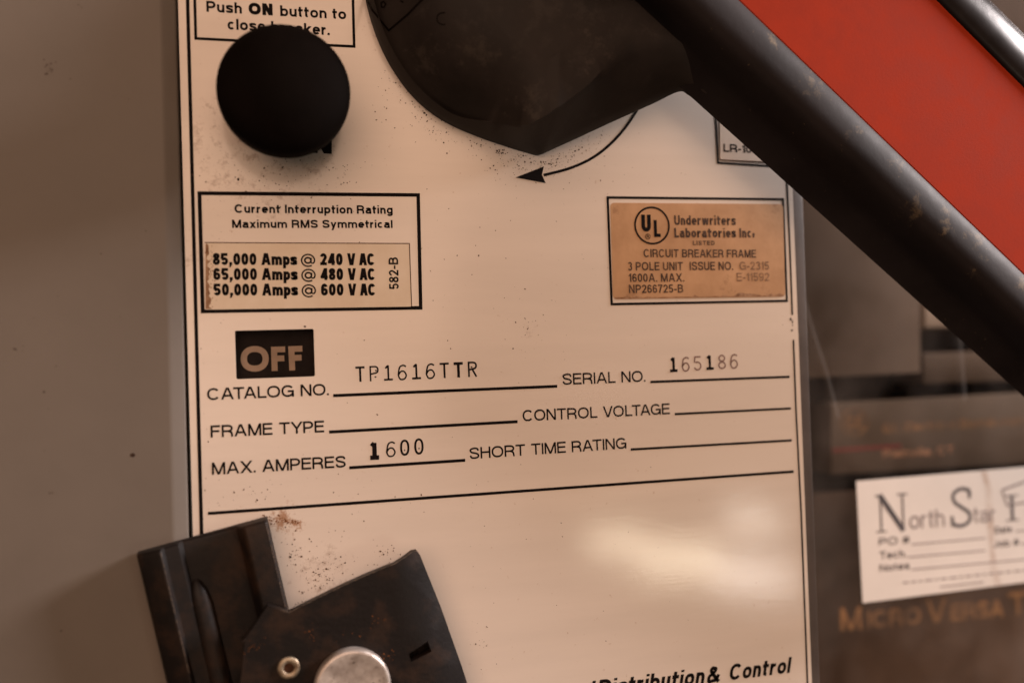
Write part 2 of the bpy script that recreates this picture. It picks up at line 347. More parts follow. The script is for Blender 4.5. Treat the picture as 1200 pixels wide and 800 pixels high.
    return G[c](), A

def ribbon(pts, w):                       # left and right edges of a stroke with mitred corners
    p = [Vector(q) for q in pts]; p = [q for i, q in enumerate(p) if i == 0 or (q - p[i - 1]).length > 1e-6]
    closed = (p[0] - p[-1]).length < 1e-4
    if closed: p = p[:-1]
    N = len(p); l = []; r_ = []
    for i in range(N):
        a = p[i - 1] if (i or closed) else None; c = p[(i + 1) % N] if (i < N - 1 or closed) else None
        d1 = (p[i] - a).normalized() if a is not None else None; d2 = (c - p[i]).normalized() if c is not None else None
        if d1 is None: d1 = d2
        if d2 is None: d2 = d1
        n1 = Vector((-d1.y, d1.x)); n2 = Vector((-d2.y, d2.x)); nn = n1 + n2
        nn = n1 if nn.length < 1e-3 else nn.normalized()
        k = w / 2 / max(.45, nn.dot(n1))
        l.append(p[i] + nn * k); r_.append(p[i] - nn * k)
    if closed: l.append(l[0]); r_.append(r_[0])
    return l, r_

KERN = {'AT': .13, 'TA': .13, 'LT': .12, 'AV': .12, 'VA': .1, 'TY': .02, 'PA': .08, 'LO': .05, 'OL': -.02, 'AG': .06, 'RA': .02, 'RT': .02, 'FR': -.02, 'YP': .06, 'AC': .05, 'VO': .06, 'OV': .06}
def kern(a, b): return KERN.get(a + b, 0)
LIFT = [0]
def write(mb, s, p0, p1, cap, weight, w=.06, gap=.115, space=.50, slant=0.0, heavy=None, fixed=None, height=None):
    """letters on the plane at height w; p0, p1 = survey points of the ends of the baseline, cap = cap height in survey pixels"""
    a = at(*p0, height if height is not None else 0); b = at(*p1, a.z)
    H = (at(p0[0], p0[1] - cap, a.z) - a).length
    d = (b - a); Lg = d.length; d = d / Lg; up = Vector((-d.y, d.x, 0))
    lay(mb, s, a + Vector((0, 0, w)), d, up, Lg, H, weight, gap, space, slant, heavy, fixed)

def lay(mb, s, a, d, up, Lg, H, weight, gap=.115, space=.50, slant=0.0, heavy=None, fixed=None):
    T = Lg / H; weight *= 1.17 if weight < .2 else 1.0
    if fixed:                              # typewriter pitch
        X = fixed; pitch = (T - .62 * X) / (len(s) - 1)
    else:
        sx = sum(WID[c] for c in s if c not in NARROW and c != ' ') + gap * (len(s) - 1 - 2 * s.count(' ')) + space * s.count(' ')
        sx -= sum(kern(p, q_) for p, q_ in zip(s, s[1:]))
        cx = sum(weight for c in s if c in NARROW)
        X = (T - cx) / sx
    x = 0.0
    for i, c in enumerate(s):
        if c == ' ':
            x += space * X - gap * X * 0 ; continue
        wt = heavy[i] if heavy else weight
        g, A = glyph(c, wt, X)
        x0 = i * pitch + (.62 * X - A) / 2 if fixed else x
        P = lambda q: a + d * ((x0 + q[0] + slant * q[1]) * H) + up * (q[1] * H)
        for st in g:
            LIFT[0] = (LIFT[0] + 1) % 9
            off = Vector((0, 0, LIFT[0] * .003))
            if st[0] == 'D':
                _, xa, ya, xb, yb = st[:5]; ww = st[5] if len(st) > 5 else wt
                hw = ww / 2 * math.hypot(1, (xb - xa) / (yb - ya))
                hw = min(hw, ww * 1.1)
                mb.face([P(q) + off for q in ((xa - hw, ya), (xa + hw, ya), (xb + hw, yb), (xb - hw, yb))])
            else:
                l, r_ = ribbon(st[1], st[2] if len(st) > 2 else wt)
                for k in range(len(l) - 1):
                    mb.face([P(l[k]) + off, P(r_[k]) + off, P(r_[k + 1]) + off, P(l[k + 1]) + off])
        if not fixed:
            nx = s[i + 1] if i + 1 < len(s) else ''
            x += A + (0 if nx == ' ' else gap * X - kern(c, nx) * X)

def line(mb, pts, wpx, w=.05, closed=False, height=0.0, jit=0.0):  # drawn line through survey points, width in survey pixels
    q = [at(*p, height) for p in pts]
    k = wpx / (FPX / DIST) * 1.14
    if closed: q = q + [q[0]]
    l, r_ = ribbon([(p.x, p.y) for p in q], k)
    LIFT[0] = (LIFT[0] + 1) % 9; z = height + w + LIFT[0] * .003
    for i in range(len(l) - 1):
        mb.face([(l[i].x, l[i].y, z), (r_[i].x, r_[i].y, z), (r_[i + 1].x, r_[i + 1].y, z), (l[i + 1].x, l[i + 1].y, z)])

def poly(pts, w=0.0): return [at(*p, w) for p in pts]
def mix(p, q, t): return (p[0] + (q[0] - p[0]) * t, p[1] + (q[1] - p[1]) * t)
def rounded(pts, r, n=5):                 # round the corners of an outline in (u, v)
    out = []; N = len(pts)
    for i in range(N):
        p = Vector(pts[i][:2]); a = (Vector(pts[i - 1][:2]) - p); b = (Vector(pts[(i + 1) % N][:2]) - p)
        k = min(r, a.length * .45, b.length * .45); a = p + a.normalized() * k; b = p + b.normalized() * k
        for j in range(n + 1):
            t = j / n; out.append(tuple(a * (1 - t) ** 2 + p * 2 * t * (1 - t) + b * t * t))
    return out

# ------------------------------------------------------------------ breaker case and grey cover
uL0, uL1 = at(190.5, 0, 2.2).x, at(206, 0, .6).x
vx = lambda p, q, w, v: (at(*p, w) + (at(*q, w) - at(*p, w)) * ((v - at(*p, w).y) / (at(*q, w).y - at(*p, w).y))).x
VT, VB = 260.0, -240.0
def edge(p, q, w): return [vx(p, q, w, VT), vx(p, q, w, VB)]
c1 = edge((190.5, 0), (205.5, 620), 2.2); c2 = edge((206, 0), (221, 620), .4); g0 = edge((208.6, 0), (226, 620), 0)
mb = MB()
sec = lambda k: [(-420, 2.2), (c1[k] - 1.2, 2.2), (c1[k] - .4, 2.1), (c1[k] + .2, 1.75), (c2[k] - .6, .62), (c2[k] - .2, .35), (c2[k], -.1), (c2[k], -9), (-420, -9)]
mb.grid([[(x, VT, z) for x, z in sec(0)], [(x, VB, z) for x, z in sec(1)]], True, True)
mb.face([(x, VT, z) for x, z in sec(0)]); mb.face([(x, VB, z) for x, z in reversed(sec(1))])
cover = mb.build('cover_panel', M['grey'], smooth_angle=50, base=(-150, VB, 0))
tag(cover, 'grey painted metal cover panel left of the cream faceplate, scuffed', 'panel')
mb = MB()
for px, py, sx, sy_, n in ((60, 79, 5, 5, 16), (22, 411, 2.5, 3, 5), (62, 576, 2, 1.5, 3), (90, 8, 4, 2, 3), (197, 40, 3, 3, 2), (196, 70, 3, 4, 3), (120, 300, 100, 280, 26)):
    for k in range(n):
        p = at(random.gauss(px, sx), random.gauss(py, sy_), 2.2)
        if p.x > c1[0] - 3: continue
        rr = random.uniform(.12, .34); a0 = random.random() * 6
        mb.face([(p.x + rr * random.uniform(.5, 1.2) * math.cos(a0 + j), p.y + rr * random.uniform(.4, 1) * math.sin(a0 + j), 2.23) for j in range(6)])
p = at(155.5, 533, 2.2)
mb.face([(p.x + .75 * math.cos(j * .785), p.y + .6 * math.sin(j * .785), 2.24) for j in range(8)])
o = mb.sheet('dirt_speck', M['soot'], cover); o['kind'] = 'stuff'

pr0 = [(934, 360), (951, 800)]
e0 = edge((934.3, 360), (951.5, 800), 0); e1 = edge((945.5, 360), (961, 800), -2.0)
mb = MB()
for (a, b, w0, w1) in ((g0, e1, -110, -5.0),):
    mb.prism([(a[0] + 1.0, VT, w1), (a[1] + 1.0, VB, w1), (b[1], VB, w1), (b[0], VT, w1)], [(a[0] + 1.0, VT, w0), (a[1] + 1.0, VB, w0), (b[1], VB, w0), (b[0], VT, w0)])
case = mb.build('breaker_case', M['case'], bevel=.5, seg=3, base=(0, VB, -5))
mb = MB(); mb.prism([(e0[0] + .15, VT, -2), (e0[1] + .15, VB, -2), (e1[1], VB, -2), (e1[0], VT, -2)], [(e0[0] + .15, VT, -5.2), (e0[1] + .15, VB, -5.2), (e1[1], VB, -5.2), (e1[0], VT, -5.2)])
mb.build('rim', M['case'], case, bevel=.6, seg=3)
tag(case, 'grey moulded breaker case whose narrow rim shows right of the faceplate', 'breaker case')

# ------------------------------------------------------------------ the cream faceplate and its printing
fp = thing('faceplate', 'cream printed faceplate with black border lines and rating fields', 'faceplate', (0, VB, 0))
win = poly([(275.2, 387.4), (367.6, 385.2), (369.2, 440.8), (276.9, 444.2)])
mb = MB()
# plate built round the indicator opening
OUT = [(g0[0], VT), (g0[1], VB), (e0[1], VB), (e0[0], VT)]
def ring_slab(mb, outer, inner, w0, w1):
    bm = bmesh.new()
    vs = [bm.verts.new((p[0], p[1], 0)) for p in outer]; es = [bm.edges.new((vs[i], vs[(i + 1) % len(vs)])) for i in range(len(vs))]
    vi = [bm.verts.new((p[0], p[1], 0)) for p in inner]; es += [bm.edges.new((vi[i], vi[(i + 1) % len(vi)])) for i in range(len(vi))]
    bmesh.ops.triangle_fill(bm, use_beauty=True, use_dissolve=False, edges=es)
    for f in bm.faces:
        q = [v.co for v in f.verts]; mb.face([(c.x, c.y, w1) for c in q]); mb.face([(c.x, c.y, w0) for c in reversed(q)])
    bm.free()
    for lp in (outer, inner):
        for i in range(len(lp)):
            a, b = lp[i], lp[(i + 1) % len(lp)]
            mb.face([(a[0], a[1], w1), (a[0], a[1], w0), (b[0], b[1], w0), (b[0], b[1], w1)])
winr = rounded([(p.x, p.y) for p in win], .6, 4)
ring_slab(mb, OUT, winr, -3.2, 0)
mb.build('plate', M['plate'], fp)
loc = lambda x, y: W(at(x, y).x, at(x, y).y - VB, 0)
grime(M['plate'], [(loc(612, -18), .046, .062, .53, .6), (loc(310, 170), .020, .036, .58, .5), (loc(380, 670), .006, .024, .58, .4), (loc(225, 300), .002, .022, .57, .4), (loc(615, 385), .002, .012, .60, .35)])
grime(M['plate'], [(loc(330, 610), .001, .008, .47, .75), (loc(345, 612), .0005, .0045, .47, .7)], (.30, .13, .045), 420)

def print_line(name, *args, m='ink', **k):
    mb = MB(); line(mb, *args, **k); return mb.sheet(name, M[m], fp)
def print_text(s, *args, m='ink', **k):
    mb = MB(); write(mb, s, *args, **k); return mb.sheet('lettering', M[m], fp)

print_line('border_line', [(213, -260), (219.8, 0), (227.9, 307), (236, 615), (243, 880)], 3.3)
print_line('border_line', [(910, -40), (917, 150), (920.2, 200), (922.3, 214), (925.5, 290), (928.4, 369)], 2.2)
print_line('border_line', [(929.7, 398), (932.7, 480), (938.7, 600), (946.2, 800), (950, 900)], 2.2)
mb = MB()
for x, y, a, b in ((926.5, 374, 1.4, 2), (928.6, 377, .8, 3), (928, 387, 1.4, 1.5), (928.8, 381, .8, 1)):
    p = at(x, y); mb.face([(p.x + .28 * a * math.cos(j), p.y + .28 * b * math.sin(j), .06) for j in range(6)])
mb.sheet('border_remnant', M['ink'], fp)
print_line('frame_line', [(228.0, -60), (228.2, 0), (229.4, 45.4), (415, 54.8), (413.6, 0), (412, -60)], 2.7)
print_line('frame_line', [(233.7, 226.5), (490, 228.6), (493, 360.6), (237.6, 364.8)], 3.6, closed=True)
print_line('frame_line', [(712, 231.5), (917.6, 233.6), (922.0, 352.5), (716.7, 356.4)], 2.7, closed=True)
print_line('frame_line', [(836.5, 40), (838.7, 137), (841.4, 191), (898.7, 194.4), (940, 196.5)], 2.4)
print_line('field_line', [(390.4, 463.4), (525, 457.6), (653, 452.4)], 3.0)
print_line('field_line', [(762, 447.4), (925.2, 441.3)], 2.6)
print_line('field_line', [(385.6, 506), (606.5, 493.8)], 3.0)
print_line('field_line', [(790.6, 485), (926.7, 478.3)], 2.4)
print_line('field_line', [(409.3, 547.8), (545.2, 539)], 3.0)
print_line('field_line', [(739, 526.4), (927.7, 515.7)], 2.5)
print_line('divider_line', [(243.7, 601.2), (590, 576.6), (930, 552.2)], 2.9)

print_text('Push', (242, 14.2), (283.6, 16.4), 12.9, .175)
print_text('ON', (291.5, 17.2), (319.7, 18.6), 13.8, .30)
print_text('button to', (328.5, 19.2), (404.2, 23), 12.6, .175)
print_text('close breaker.', (266.8, 34.8), (385.8, 41.6), 12.8, .175)
print_text('ON', (331, 177.5), (388.8, 180.6), 26, .31)
print_text('Current Interruption Rating', (275, 249.6), (455.8, 250.7), 10.2, .188)
print_text('Maximum RMS Symmetrical', (272, 267.2), (459.4, 267.2), 9.7, .188)
print_text('CATALOG NO.', (243, 468.9), (385.4, 462.8), 14.1, .14, gap=.095)
print_text('FRAME TYPE', (247, 512.5), (380, 506.2), 14.2, .14, gap=.095)
print_text('MAX. AMPERES', (248.5, 556), (405.3, 547.2), 14.2, .14, gap=.095)
print_text('SERIAL NO.', (659.2, 450.9), (756.4, 447), 13.3, .132, gap=.095)
print_text('CONTROL VOLTAGE', (612.6, 493.6), (785, 485), 13.3, .132, gap=.095)
print_text('SHORT TIME RATING', (550.4, 537.8), (734.2, 525.2), 13.5, .132, gap=.095)
print_text('Electrical', (598, 829), (691, 817.2), 20, .21, slant=.20)
print_text('Distribution', (700, 816), (820, 801), 19.8, .21, slant=.20)
print_text('&', (828, 800), (842, 798.2), 18.5, .19, slant=.20)
print_text('Control', (854, 796.7), (922.5, 788), 18.8, .205, slant=.20)

# stamped characters, each struck with its own weight
def stamp(mb, c, p0, p1, cap, wt, X=.95):
    wt *= 1.2
    a = at(*p0); b = at(*p1); H = (at(p0[0], p0[1] - cap) - a).length; d = (b - a).normalized(); up = Vector((-d.y, d.x, 0)); Lg = (b - a).length / H
    h = wt / 2; A = Lg
    m_ = A / 2
    g = {'T': [[(m_, 0), (m_, 1)], [(0, 1 - h), (A, 1 - h)]],
         'P': [[(h, 0), (h, 1)], [(h, 1 - h)] + arc(A * .5, .73, A * .5 - h, .27 - h, 90, -90, 10, 2.4) + [(h, .46)]],
         'R': [[(h, 0), (h, 1)], [(h, 1 - h)] + arc(A * .5, .73, A * .5 - h, .27 - h, 90, -90, 10, 2.4) + [(h, .46)], [(A * .5, .46), (A - h, 0)]],
         '1': [[(m_, 0), (m_, 1)], [(A * .02, h), (A * .98, h)], [(m_, .98), (A * .2, .80)]],
         '6': [spl([(A * .92, .86), (A * .62, 1 - h), (A * .25, .84), (h, .45), (h * 1.1, .25), (A * .28, h), (A * .68, h * 1.1), (A - h, .28), (A * .70, .54), (A * .35, .55), (h * 1.2, .36)])],
         '5': [[(A * .9, 1 - h), (A * .16, 1 - h), (A * .08, .55)], arc(A * .46, .32, A * .5 - h, .32 - h, 125, -160, 16, 2)],
         '8': [arc(m_, .27, m_ - h, .27 - h, 90, 450, 20, 2), arc(m_, .75, (m_ - h) * .85, .25 - h, 90, 450, 20, 2)],
         '0': [arc(m_, .5, m_ - h, .5 - h, 90, 450, 26, 2.3)]}[c]
    for st in g:
        l, r_ = ribbon(st, wt); LIFT[0] = (LIFT[0] + 1) % 9; z = .06 + LIFT[0] * .003
        P = lambda q: a + d * (q[0] * H) + up * (q[1] * H) + Vector((0, 0, z))
        for k in range(len(l) - 1): mb.face([P(l[k]), P(r_[k]), P(r_[k + 1]), P(l[k + 1])])
mb = MB()
for i, (c, wt) in enumerate(zip('TP1616TTR', (.115, .085, .10, .085, .11, .085, .11, .15, .10))):
    x = 417 + i * 16.45; y = 447.4 - i * .72
    stamp(mb, c, (x, y), (x + 10.8, y - .5), 18, wt)
for x, y in ((440.5, 434), (440, 441.5), (552.5, 430)):
    p = at(x, y); mb.face([(p.x + .35 * math.cos(j), p.y + .25 * math.sin(j), .06) for j in range(6)])
mb.sheet('stamped_number', M['typed'], fp)
mb = MB(); mb2 = MB()
for i, (c, wt) in enumerate(zip('165186', (.16, .085, .085, .15, .085, .085))):
    x = 785 + i * 14.15; y = 436 - i * .85
    stamp(mb if c == '1' else mb2, c, (x, y), (x + 9.2, y - .4), 17, wt)
s1 = mb.sheet('stamped_number', M['typed'], fp); mb2.sheet('stamped_number', M['typed2'], fp)
mb = MB()
for c, x, y, wd_, cap, wt in (('1', 433.6, 538.8, 11, 20, .22), ('6', 452.7, 535.2, 11.2, 18, .085), ('0', 469, 534, 11, 19, .11), ('0', 485.6, 532.6, 11, 19, .11)):
    stamp(mb, c, (x, y), (x + wd_, y - .6), cap, wt)
for x, y in ((474, 527.3), (491, 525.2)):
    p = at(x, y); mb.face([(p.x + .25 * math.cos(j), p.y + .25 * math.sin(j), .06) for j in range(6)])
mb.sheet('stamped_number', M['typed'], fp)

# turning arrow
mb = MB()
line(mb, spl([(775, 60), (762, 98), (745, 131.5), (724, 160), (698.6, 182.3), (670, 196.5), (637, 205.4)], 6), 2.9)
q = poly([(604, 208.2), (637.3, 195.2), (635, 205), (639.5, 214.8)]); mb.face([(p.x, p.y, .09) for p in q])
mb.sheet('turning_arrow', M['ink'], fp)

# indicator in its opening
ind = thing('indicator_flag', 'black indicator flag reading OFF in tan letters behind the faceplate opening', 'indicator', (win[3].x, win[3].y, -4.9))
mb = MB(); q = poly([(262, 376), (381, 373), (383, 452), (263, 456)], -3.9)
mb.slab([(p.x, p.y) for p in q], -4.9, -3.9); mb.build('flag', M['flag'], ind)
mb = MB()
write(mb, 'O', (282.3, 435.6), (315.2, 434.8), 30.0, .235, height=-3.85, w=.02)
write(mb, 'F', (318.4, 434.6), (334.9, 434.0), 28.4, .24, height=-3.85, w=.02)
write(mb, 'F', (339, 434.0), (355.4, 433.2), 28.4, .24, height=-3.85, w=.02)
mb.sheet('lettering', M['flagtx'], ind)

# dust, soot and scuffs lying on the plate (nobody could count them)
def specks(name, clusters, m, lo, hi):
    mb = MB()
    for px, py, sx, sy_, n, ang in clusters:
        for k in range(int(n * 1.1)):
            a, b = random.gauss(0, sx), random.gauss(0, sy_)
            x = px + a * math.cos(ang) - b * math.sin(ang); y = py + a * math.sin(ang) + b * math.cos(ang)
            p = at(x, y); rr = random.uniform(lo, hi) * random.choice((.5, .6, .8, 1, 1, 1.5)); a0 = random.random() * 6
            if not (g0[0] + 2 < p.x < e0[0] - 1): continue
            el = random.uniform(.35, 1); th = random.random() * 3.14
            pts = []
            for j in range(7):
                t = j * 2 * math.pi / 7; k_ = rr * random.uniform(.55, 1.2)
                x_, y_ = k_ * math.cos(t), k_ * el * math.sin(t)
                pts.append((p.x + x_ * math.cos(th) - y_ * math.sin(th), p.y + x_ * math.sin(th) + y_ * math.cos(th), .04 + random.random() * .05))
            mb.face(pts)
    o = mb.sheet(name, M[m], fp); o['kind'] = 'stuff'
    return o
specks('dust_speck', [(462, 95, 8, 22, 55, .5), (490, 125, 8, 22, 45, -.75), (515, 155, 30, 8, 45, .5), (590, 180, 30, 6, 60, .3), (605, 192, 20, 8, 60, -.35),
    (655, 190, 18, 6, 60, -.45), (690, 170, 25, 5, 30, -.5), (690, 215, 50, 10, 25, 0), (345, 190, 25, 6, 30, 0), (300, 205, 45, 12, 45, 0), (345, 205, 10, 12, 16, 0),
    (405, 200, 9, 8, 14, 0), (612, 385, 8, 14, 11, 0), (620, 372, 14, 8, 7, 0), (375, 680, 14, 14, 90, 0), (345, 652, 8, 10, 34, 0), (390, 660, 12, 5, 22, 0), (455, 650, 9, 8, 30, 0), (360, 628, 24, 5, 18, 0),
    (300, 575, 12, 6, 14, 0), (262, 580, 30, 10, 14, 0), (520, 300, 140, 60, 30, 0), (600, 680, 190, 60, 36, 0), (640, 400, 180, 80, 50, 0), (420, 580, 120, 14, 22, 0), (250, 300, 12, 60, 26, 0), (240, 550, 5, 60, 20, 0), (325, 235, 50, 8, 18, 0), (420, 595, 8, 8, 8, 0), (567, 745, 10, 22, 16, 0)],
    'speck', .08, .25)
specks('soot_speck', [(586, 178, 3, 2.2, 34, 0), (500, 128, 9, 14, 22, -.7), (470, 100, 5, 12, 10, .3), (650, 186, 16, 5, 22, -.4), (460, 300, 120, 60, 12, 0), (360, 200, 30, 9, 14, 0), (395, 655, 10, 4, 8, 0), (540, 155, 40, 20, 12, .4), (560, 165, 8, 5, 8, 0), (320, 215, 40, 12, 14, 0), (620, 188, 22, 7, 30, 0), (400, 215, 10, 3, 8, 0), (350, 707, 6, 1.5, 9, -.3), (500, 400, 260, 160, 26, 0), (345, 648, 5, 6, 8, 0), (375, 675, 8, 10, 16, 0), (725, 620, 3, 12, 3, 0)],
    'soot', .10, .30)
specks('rust_speck', [(330, 610, 10, 2.5, 46, .05), (345, 612, 5, 1.5, 14, 0), (320, 606, 6, 2, 16, 0)], 'rust', .10, .28)
specks('pale_scuff', [(640, 192, 20, 6, 50, -.4), (690, 180, 24, 8, 36, -.5), (655, 205, 30, 6, 16, 0), (480, 120, 14, 30, 14, .3), (620, 395, 14, 14, 8, 0)], 'scuff', .10, .26)

# ------------------------------------------------------------------ stickers on the plate
def sticker(name, label, pts, m, th=.12, r=1.0, group=None):
    q = poly(pts); c = q[0]
    mb = MB(); mb.slab(rounded([(p.x, p.y) for p in q], r), .01, th)
    t = thing(name, label, 'label', (q[3].x, q[3].y, 0), group)
    mb.build('backing', M[m], t)
    return t
rt = sticker('rating_label', 'aged cream label listing three amp ratings, left edge brown with dried glue', [(240.2, 284.5), (479.5, 285.6), (482, 359.2), (240.6, 362.8)], 'rating', .12, .3)
def stext(t, s, *a, m='ink', **k):
    mb = MB(); write(mb, s, *a, w=.15, **k); return mb.sheet('lettering', M[m], t)
for y0, y1, dx, num, vol in ((310.5, 310.9, 0, '85,000', '240'), (328.1, 328.3, .6, '65,000', '480'), (346.3, 346.3, 1.0, '50,000', '600')):
    mb = MB()
    for s, x0, x1, gp in ((num, 249.5, 300.6, .12), ('Amps', 306.3, 347.8, .10), (vol, 375.2, 401.6, .12), ('V', 407, 416.6, .1), ('AC', 420.8, 439.2, .09)):
        f = lambda x: y0 + (y1 - y0) * (x - 250) / 190
        write(mb, s, (x0 + dx, f(x0)), (x1 + dx, f(x1)), 14.0, .245, w=.15, gap=gp * .8)
    write(mb, '@', (352.3 + dx, y0), (369.6 + dx, y1), 13.2, .185, w=.15)
    mb.sheet('lettering', M['ink'], rt)
mb = MB(); a = at(467.3, 338.8); b = at(466.4, 302.2); d = (b - a); Lg = d.length; d = d / Lg
lay(mb, '582-B', a + Vector((0, 0, .15)), d, Vector((-d.y, d.x, 0)), Lg, (at(456, 338.8) - a).length, .15)
mb.sheet('lettering', M['ink'], rt)
mb = MB(); random.seed(3)                  # dried glue creeping out along the left end, and the dirty cut edge
for x0, x1, n in ((241.5, 245.5, 26),):
    pts = [at(241 + .0 * k, 286 + 76 * k / n) for k in range(n + 1)]; pr = [at(244.6 + random.uniform(-2.4, 2.2) + (2.4 if k > n * .8 else 0), 286 + 76 * k / n) for k in range(n + 1)]
    for k in range(n): mb.face([(p.x, p.y, .15) for p in (pts[k], pts[k + 1], pr[k + 1], pr[k])])
for k in range(60):
    p = at(247 + random.gauss(0, 2.4), random.uniform(287, 361)); rr = random.uniform(.08, .3)
    mb.face([(p.x + rr * random.uniform(.4, 1) * math.cos(j), p.y + rr * random.uniform(.5, 1.5) * math.sin(j), .16) for j in range(6)])
mb.sheet('glue_stain', M['glue'], rt)
mb = MB(); line(mb, [(240, 284.3), (360, 284.9), (479.7, 285.4), (482.2, 358.8)], .9, w=.13); mb.sheet('dirty_edge', M['speck'], rt)

ul = sticker('listing_label', 'tan brown listing label with a circled mark, right of the cream faceplate centre', [(715, 237.7), (917.3, 239.2), (920, 347.8), (718.2, 350.8)], 'tan', .14, 1.6)
mb = MB(); c = at(763.9, 264.4); rr = 19.8 / (FPX / DIST) * 1.0
pu = (at(783.6, 264.4) - c).x; pv = (at(763.9, 243.2) - c).y
l, r_ = ribbon([(c.x + pu * math.cos(2 * math.pi * k / 48), c.y + pv * math.sin(2 * math.pi * k / 48)) for k in range(49)], .66)
for k in range(48): mb.face([(*l[k], .18), (*r_[k], .18), (*r_[k + 1], .18), (*l[k + 1], .18)])
mb.sheet('circle_mark', M['ink'], ul)
mb = MB(); write(mb, 'U', (751.6, 271.5), (762.8, 271.6), 20, .24, w=.17); write(mb, 'L', (766.3, 277.8), (774.2, 277.8), 19.8, .2, w=.17)
c = at(758.9, 277.3)
l, r_ = ribbon([(c.x + .85 * math.cos(2 * math.pi * k / 20), c.y + .85 * math.sin(2 * math.pi * k / 20)) for k in range(21)], .24)
for k in range(20): mb.face([(*l[k], .17), (*r_[k], .17), (*r_[k + 1], .17), (*l[k + 1], .17)])
write(mb, 'R', (757.7, 279), (760.3, 279), 3.4, .22, w=.17)
mb.sheet('lettering', M['ink'], ul)
def utext(s, *a, m='ink', **k):
    mb = MB(); write(mb, s, *a, w=.17, **k); return mb.sheet('lettering', M[m], ul)
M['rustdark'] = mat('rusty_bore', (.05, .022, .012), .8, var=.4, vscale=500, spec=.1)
M['ulink'] = mat('worn_ink', (.02, .011, .008), .6, col2=(.09, .048, .028), vscale=380, spec=.2)
M['ulfade'] = mat('rubbed_ink', (.11, .06, .035), .6, col2=(.27, .155, .085), vscale=420, spec=.2)
utext('Underwriters', (790, 263.8), (857.5, 264), 11.4, .20, m='ulink', gap=.12)
utext('Laboratories Inc.', (790, 278.5), (879.5, 278.5), 11.2, .19, m='ulink', gap=.12)
utext('LISTED', (811.8, 287.3), (837.3, 287.4), 5.2, .19, m='ulink', gap=.22)
utext('CIRCUIT BREAKER FRAME', (754, 301.5), (885.8, 302), 9.6, .15, m='ulink')
utext('3 POLE UNIT', (735.6, 317), (800.2, 316.8), 9.9, .15, m='ulink')
utext('ISSUE NO.', (808, 316.7), (859, 316.5), 9.9, .15, m='ulink')
utext('G-2315', (866.4, 316.3), (901, 316.1), 9.6, .14, m='ulfade')
utext('1600A. MAX.', (736.4, 330.5), (801.4, 330), 9.9, .15, m='ulink')
utext('E-11592', (863, 329.4), (901.4, 329.2), 9.6, .13, m='ulfade')
utext('NP266725-B', (736.8, 343.5), (800, 342.9), 9.9, .15, m='ulink')
mb = MB(); p = at(882.8, 274.7)
mb.face([(p.x + .5 * math.cos(j * .6), p.y + .5 * math.sin(j * .6), .18) for j in range(10)]); mb.sheet('registered_mark', M['ulink'], ul)
mb = MB(); random.seed(5)
pts = [at(720 + 198 * k / 40, 350.2 - 3 * k / 40) for k in range(41)]; pr = [at(720 + 198 * k / 40, 349.2 - 3 * k / 40 - abs(random.gauss(0, .9)) - (2.5 if 28 < k < 33 else 0)) for k in range(41)]
for k in range(40): mb.face([(p.x, p.y, .165) for p in (pts[k], pts[k + 1], pr[k + 1], pr[k])])
mb.sheet('scorched_edge', M['glue'], ul)

lr = sticker('approval_label', 'small pale label reading LR, half hidden under the handle lever', [(842, 60), (930, 62), (934, 191.5), (844, 187.2)], 'cream', .12, .8)
mb = MB(); write(mb, 'LR-108', (848, 178), (888, 180), 9.4, .15, w=.15); mb.sheet('lettering', M['ink'], lr)
mb = MB(); line(mb, [(843.4, 187.4), (900, 190.2), (934, 191.8)], 1.1, w=.13); mb.sheet('dirty_edge', M['speck'], lr)

# ------------------------------------------------------------------ push button
c = at(333.2, 106.3, 20); Rb = (at(333.2 + 77.5, 106.3, 20) - c).length
pb = thing('push_button', 'round black domed push button over the printed frame', 'push button', (c.x, c.y, 0))
mb = MB(); lathe(mb, c, [(13, .1), (13, 13.5)]); mb.build('stem', M['black'], pb)
mb = MB(); prof = [(1, 12.2), (12, 12.2), (Rb - 2.2, 13.2), (Rb - .8, 14.2), (Rb - .15, 16), (Rb, 18.5), (Rb - .1, 20.5)]
prof += [(Rb * math.sin(R(a)) - .1, 20.5 + 8.2 * math.cos(R(a))) for a in range(86, 0, -6)] + [(.05, 28.7)]
lathe(mb, c, prof, 72); mb.build('dome', M['black'], pb, smooth_angle=60)

# ------------------------------------------------------------------ operating handle
hc = at(612, -18, 3)
hd = thing('operating_handle', 'big dark grey turning handle with a round hub and a red insert along its lever', 'handle', (hc.x, hc.y, 0))
# outline of the hub at its foot: a round, drawn out to a blunt nose that runs over to the lever
foot = []; r0 = (at(428.5, 0, 3) - hc).length
PX = [((800, 104.5), 20.5), ((770, 118.5), 15), ((720, 141), 11), ((680, 159.5), 8), ((648, 174), 5.5), ((638, 178.5), 4.5), ((631, 180), 3.5), ((620, 177.5), 3), ((600, 171.5), 3), ((565, 159.5), 3), ((530, 144.5), 3), ((503, 127.5), 3), ((480, 105.5), 3),
      ((463, 82), 3), ((450, 59), 3), ((439, 32), 3), ((430.5, 2), 3), ((426, -30), 3), ((427, -60), 3)]
low = [at(*p, w) for p, w in PX]
for k in range(1, 15):
    a = R(166 - k * 13.5); low.append(Vector((hc.x + 48 * math.cos(a), hc.y + 48 * math.sin(a), 3)))
low += [at(905, 150, 22), at(830, 120, 21.5), at(812, 109, 21)]
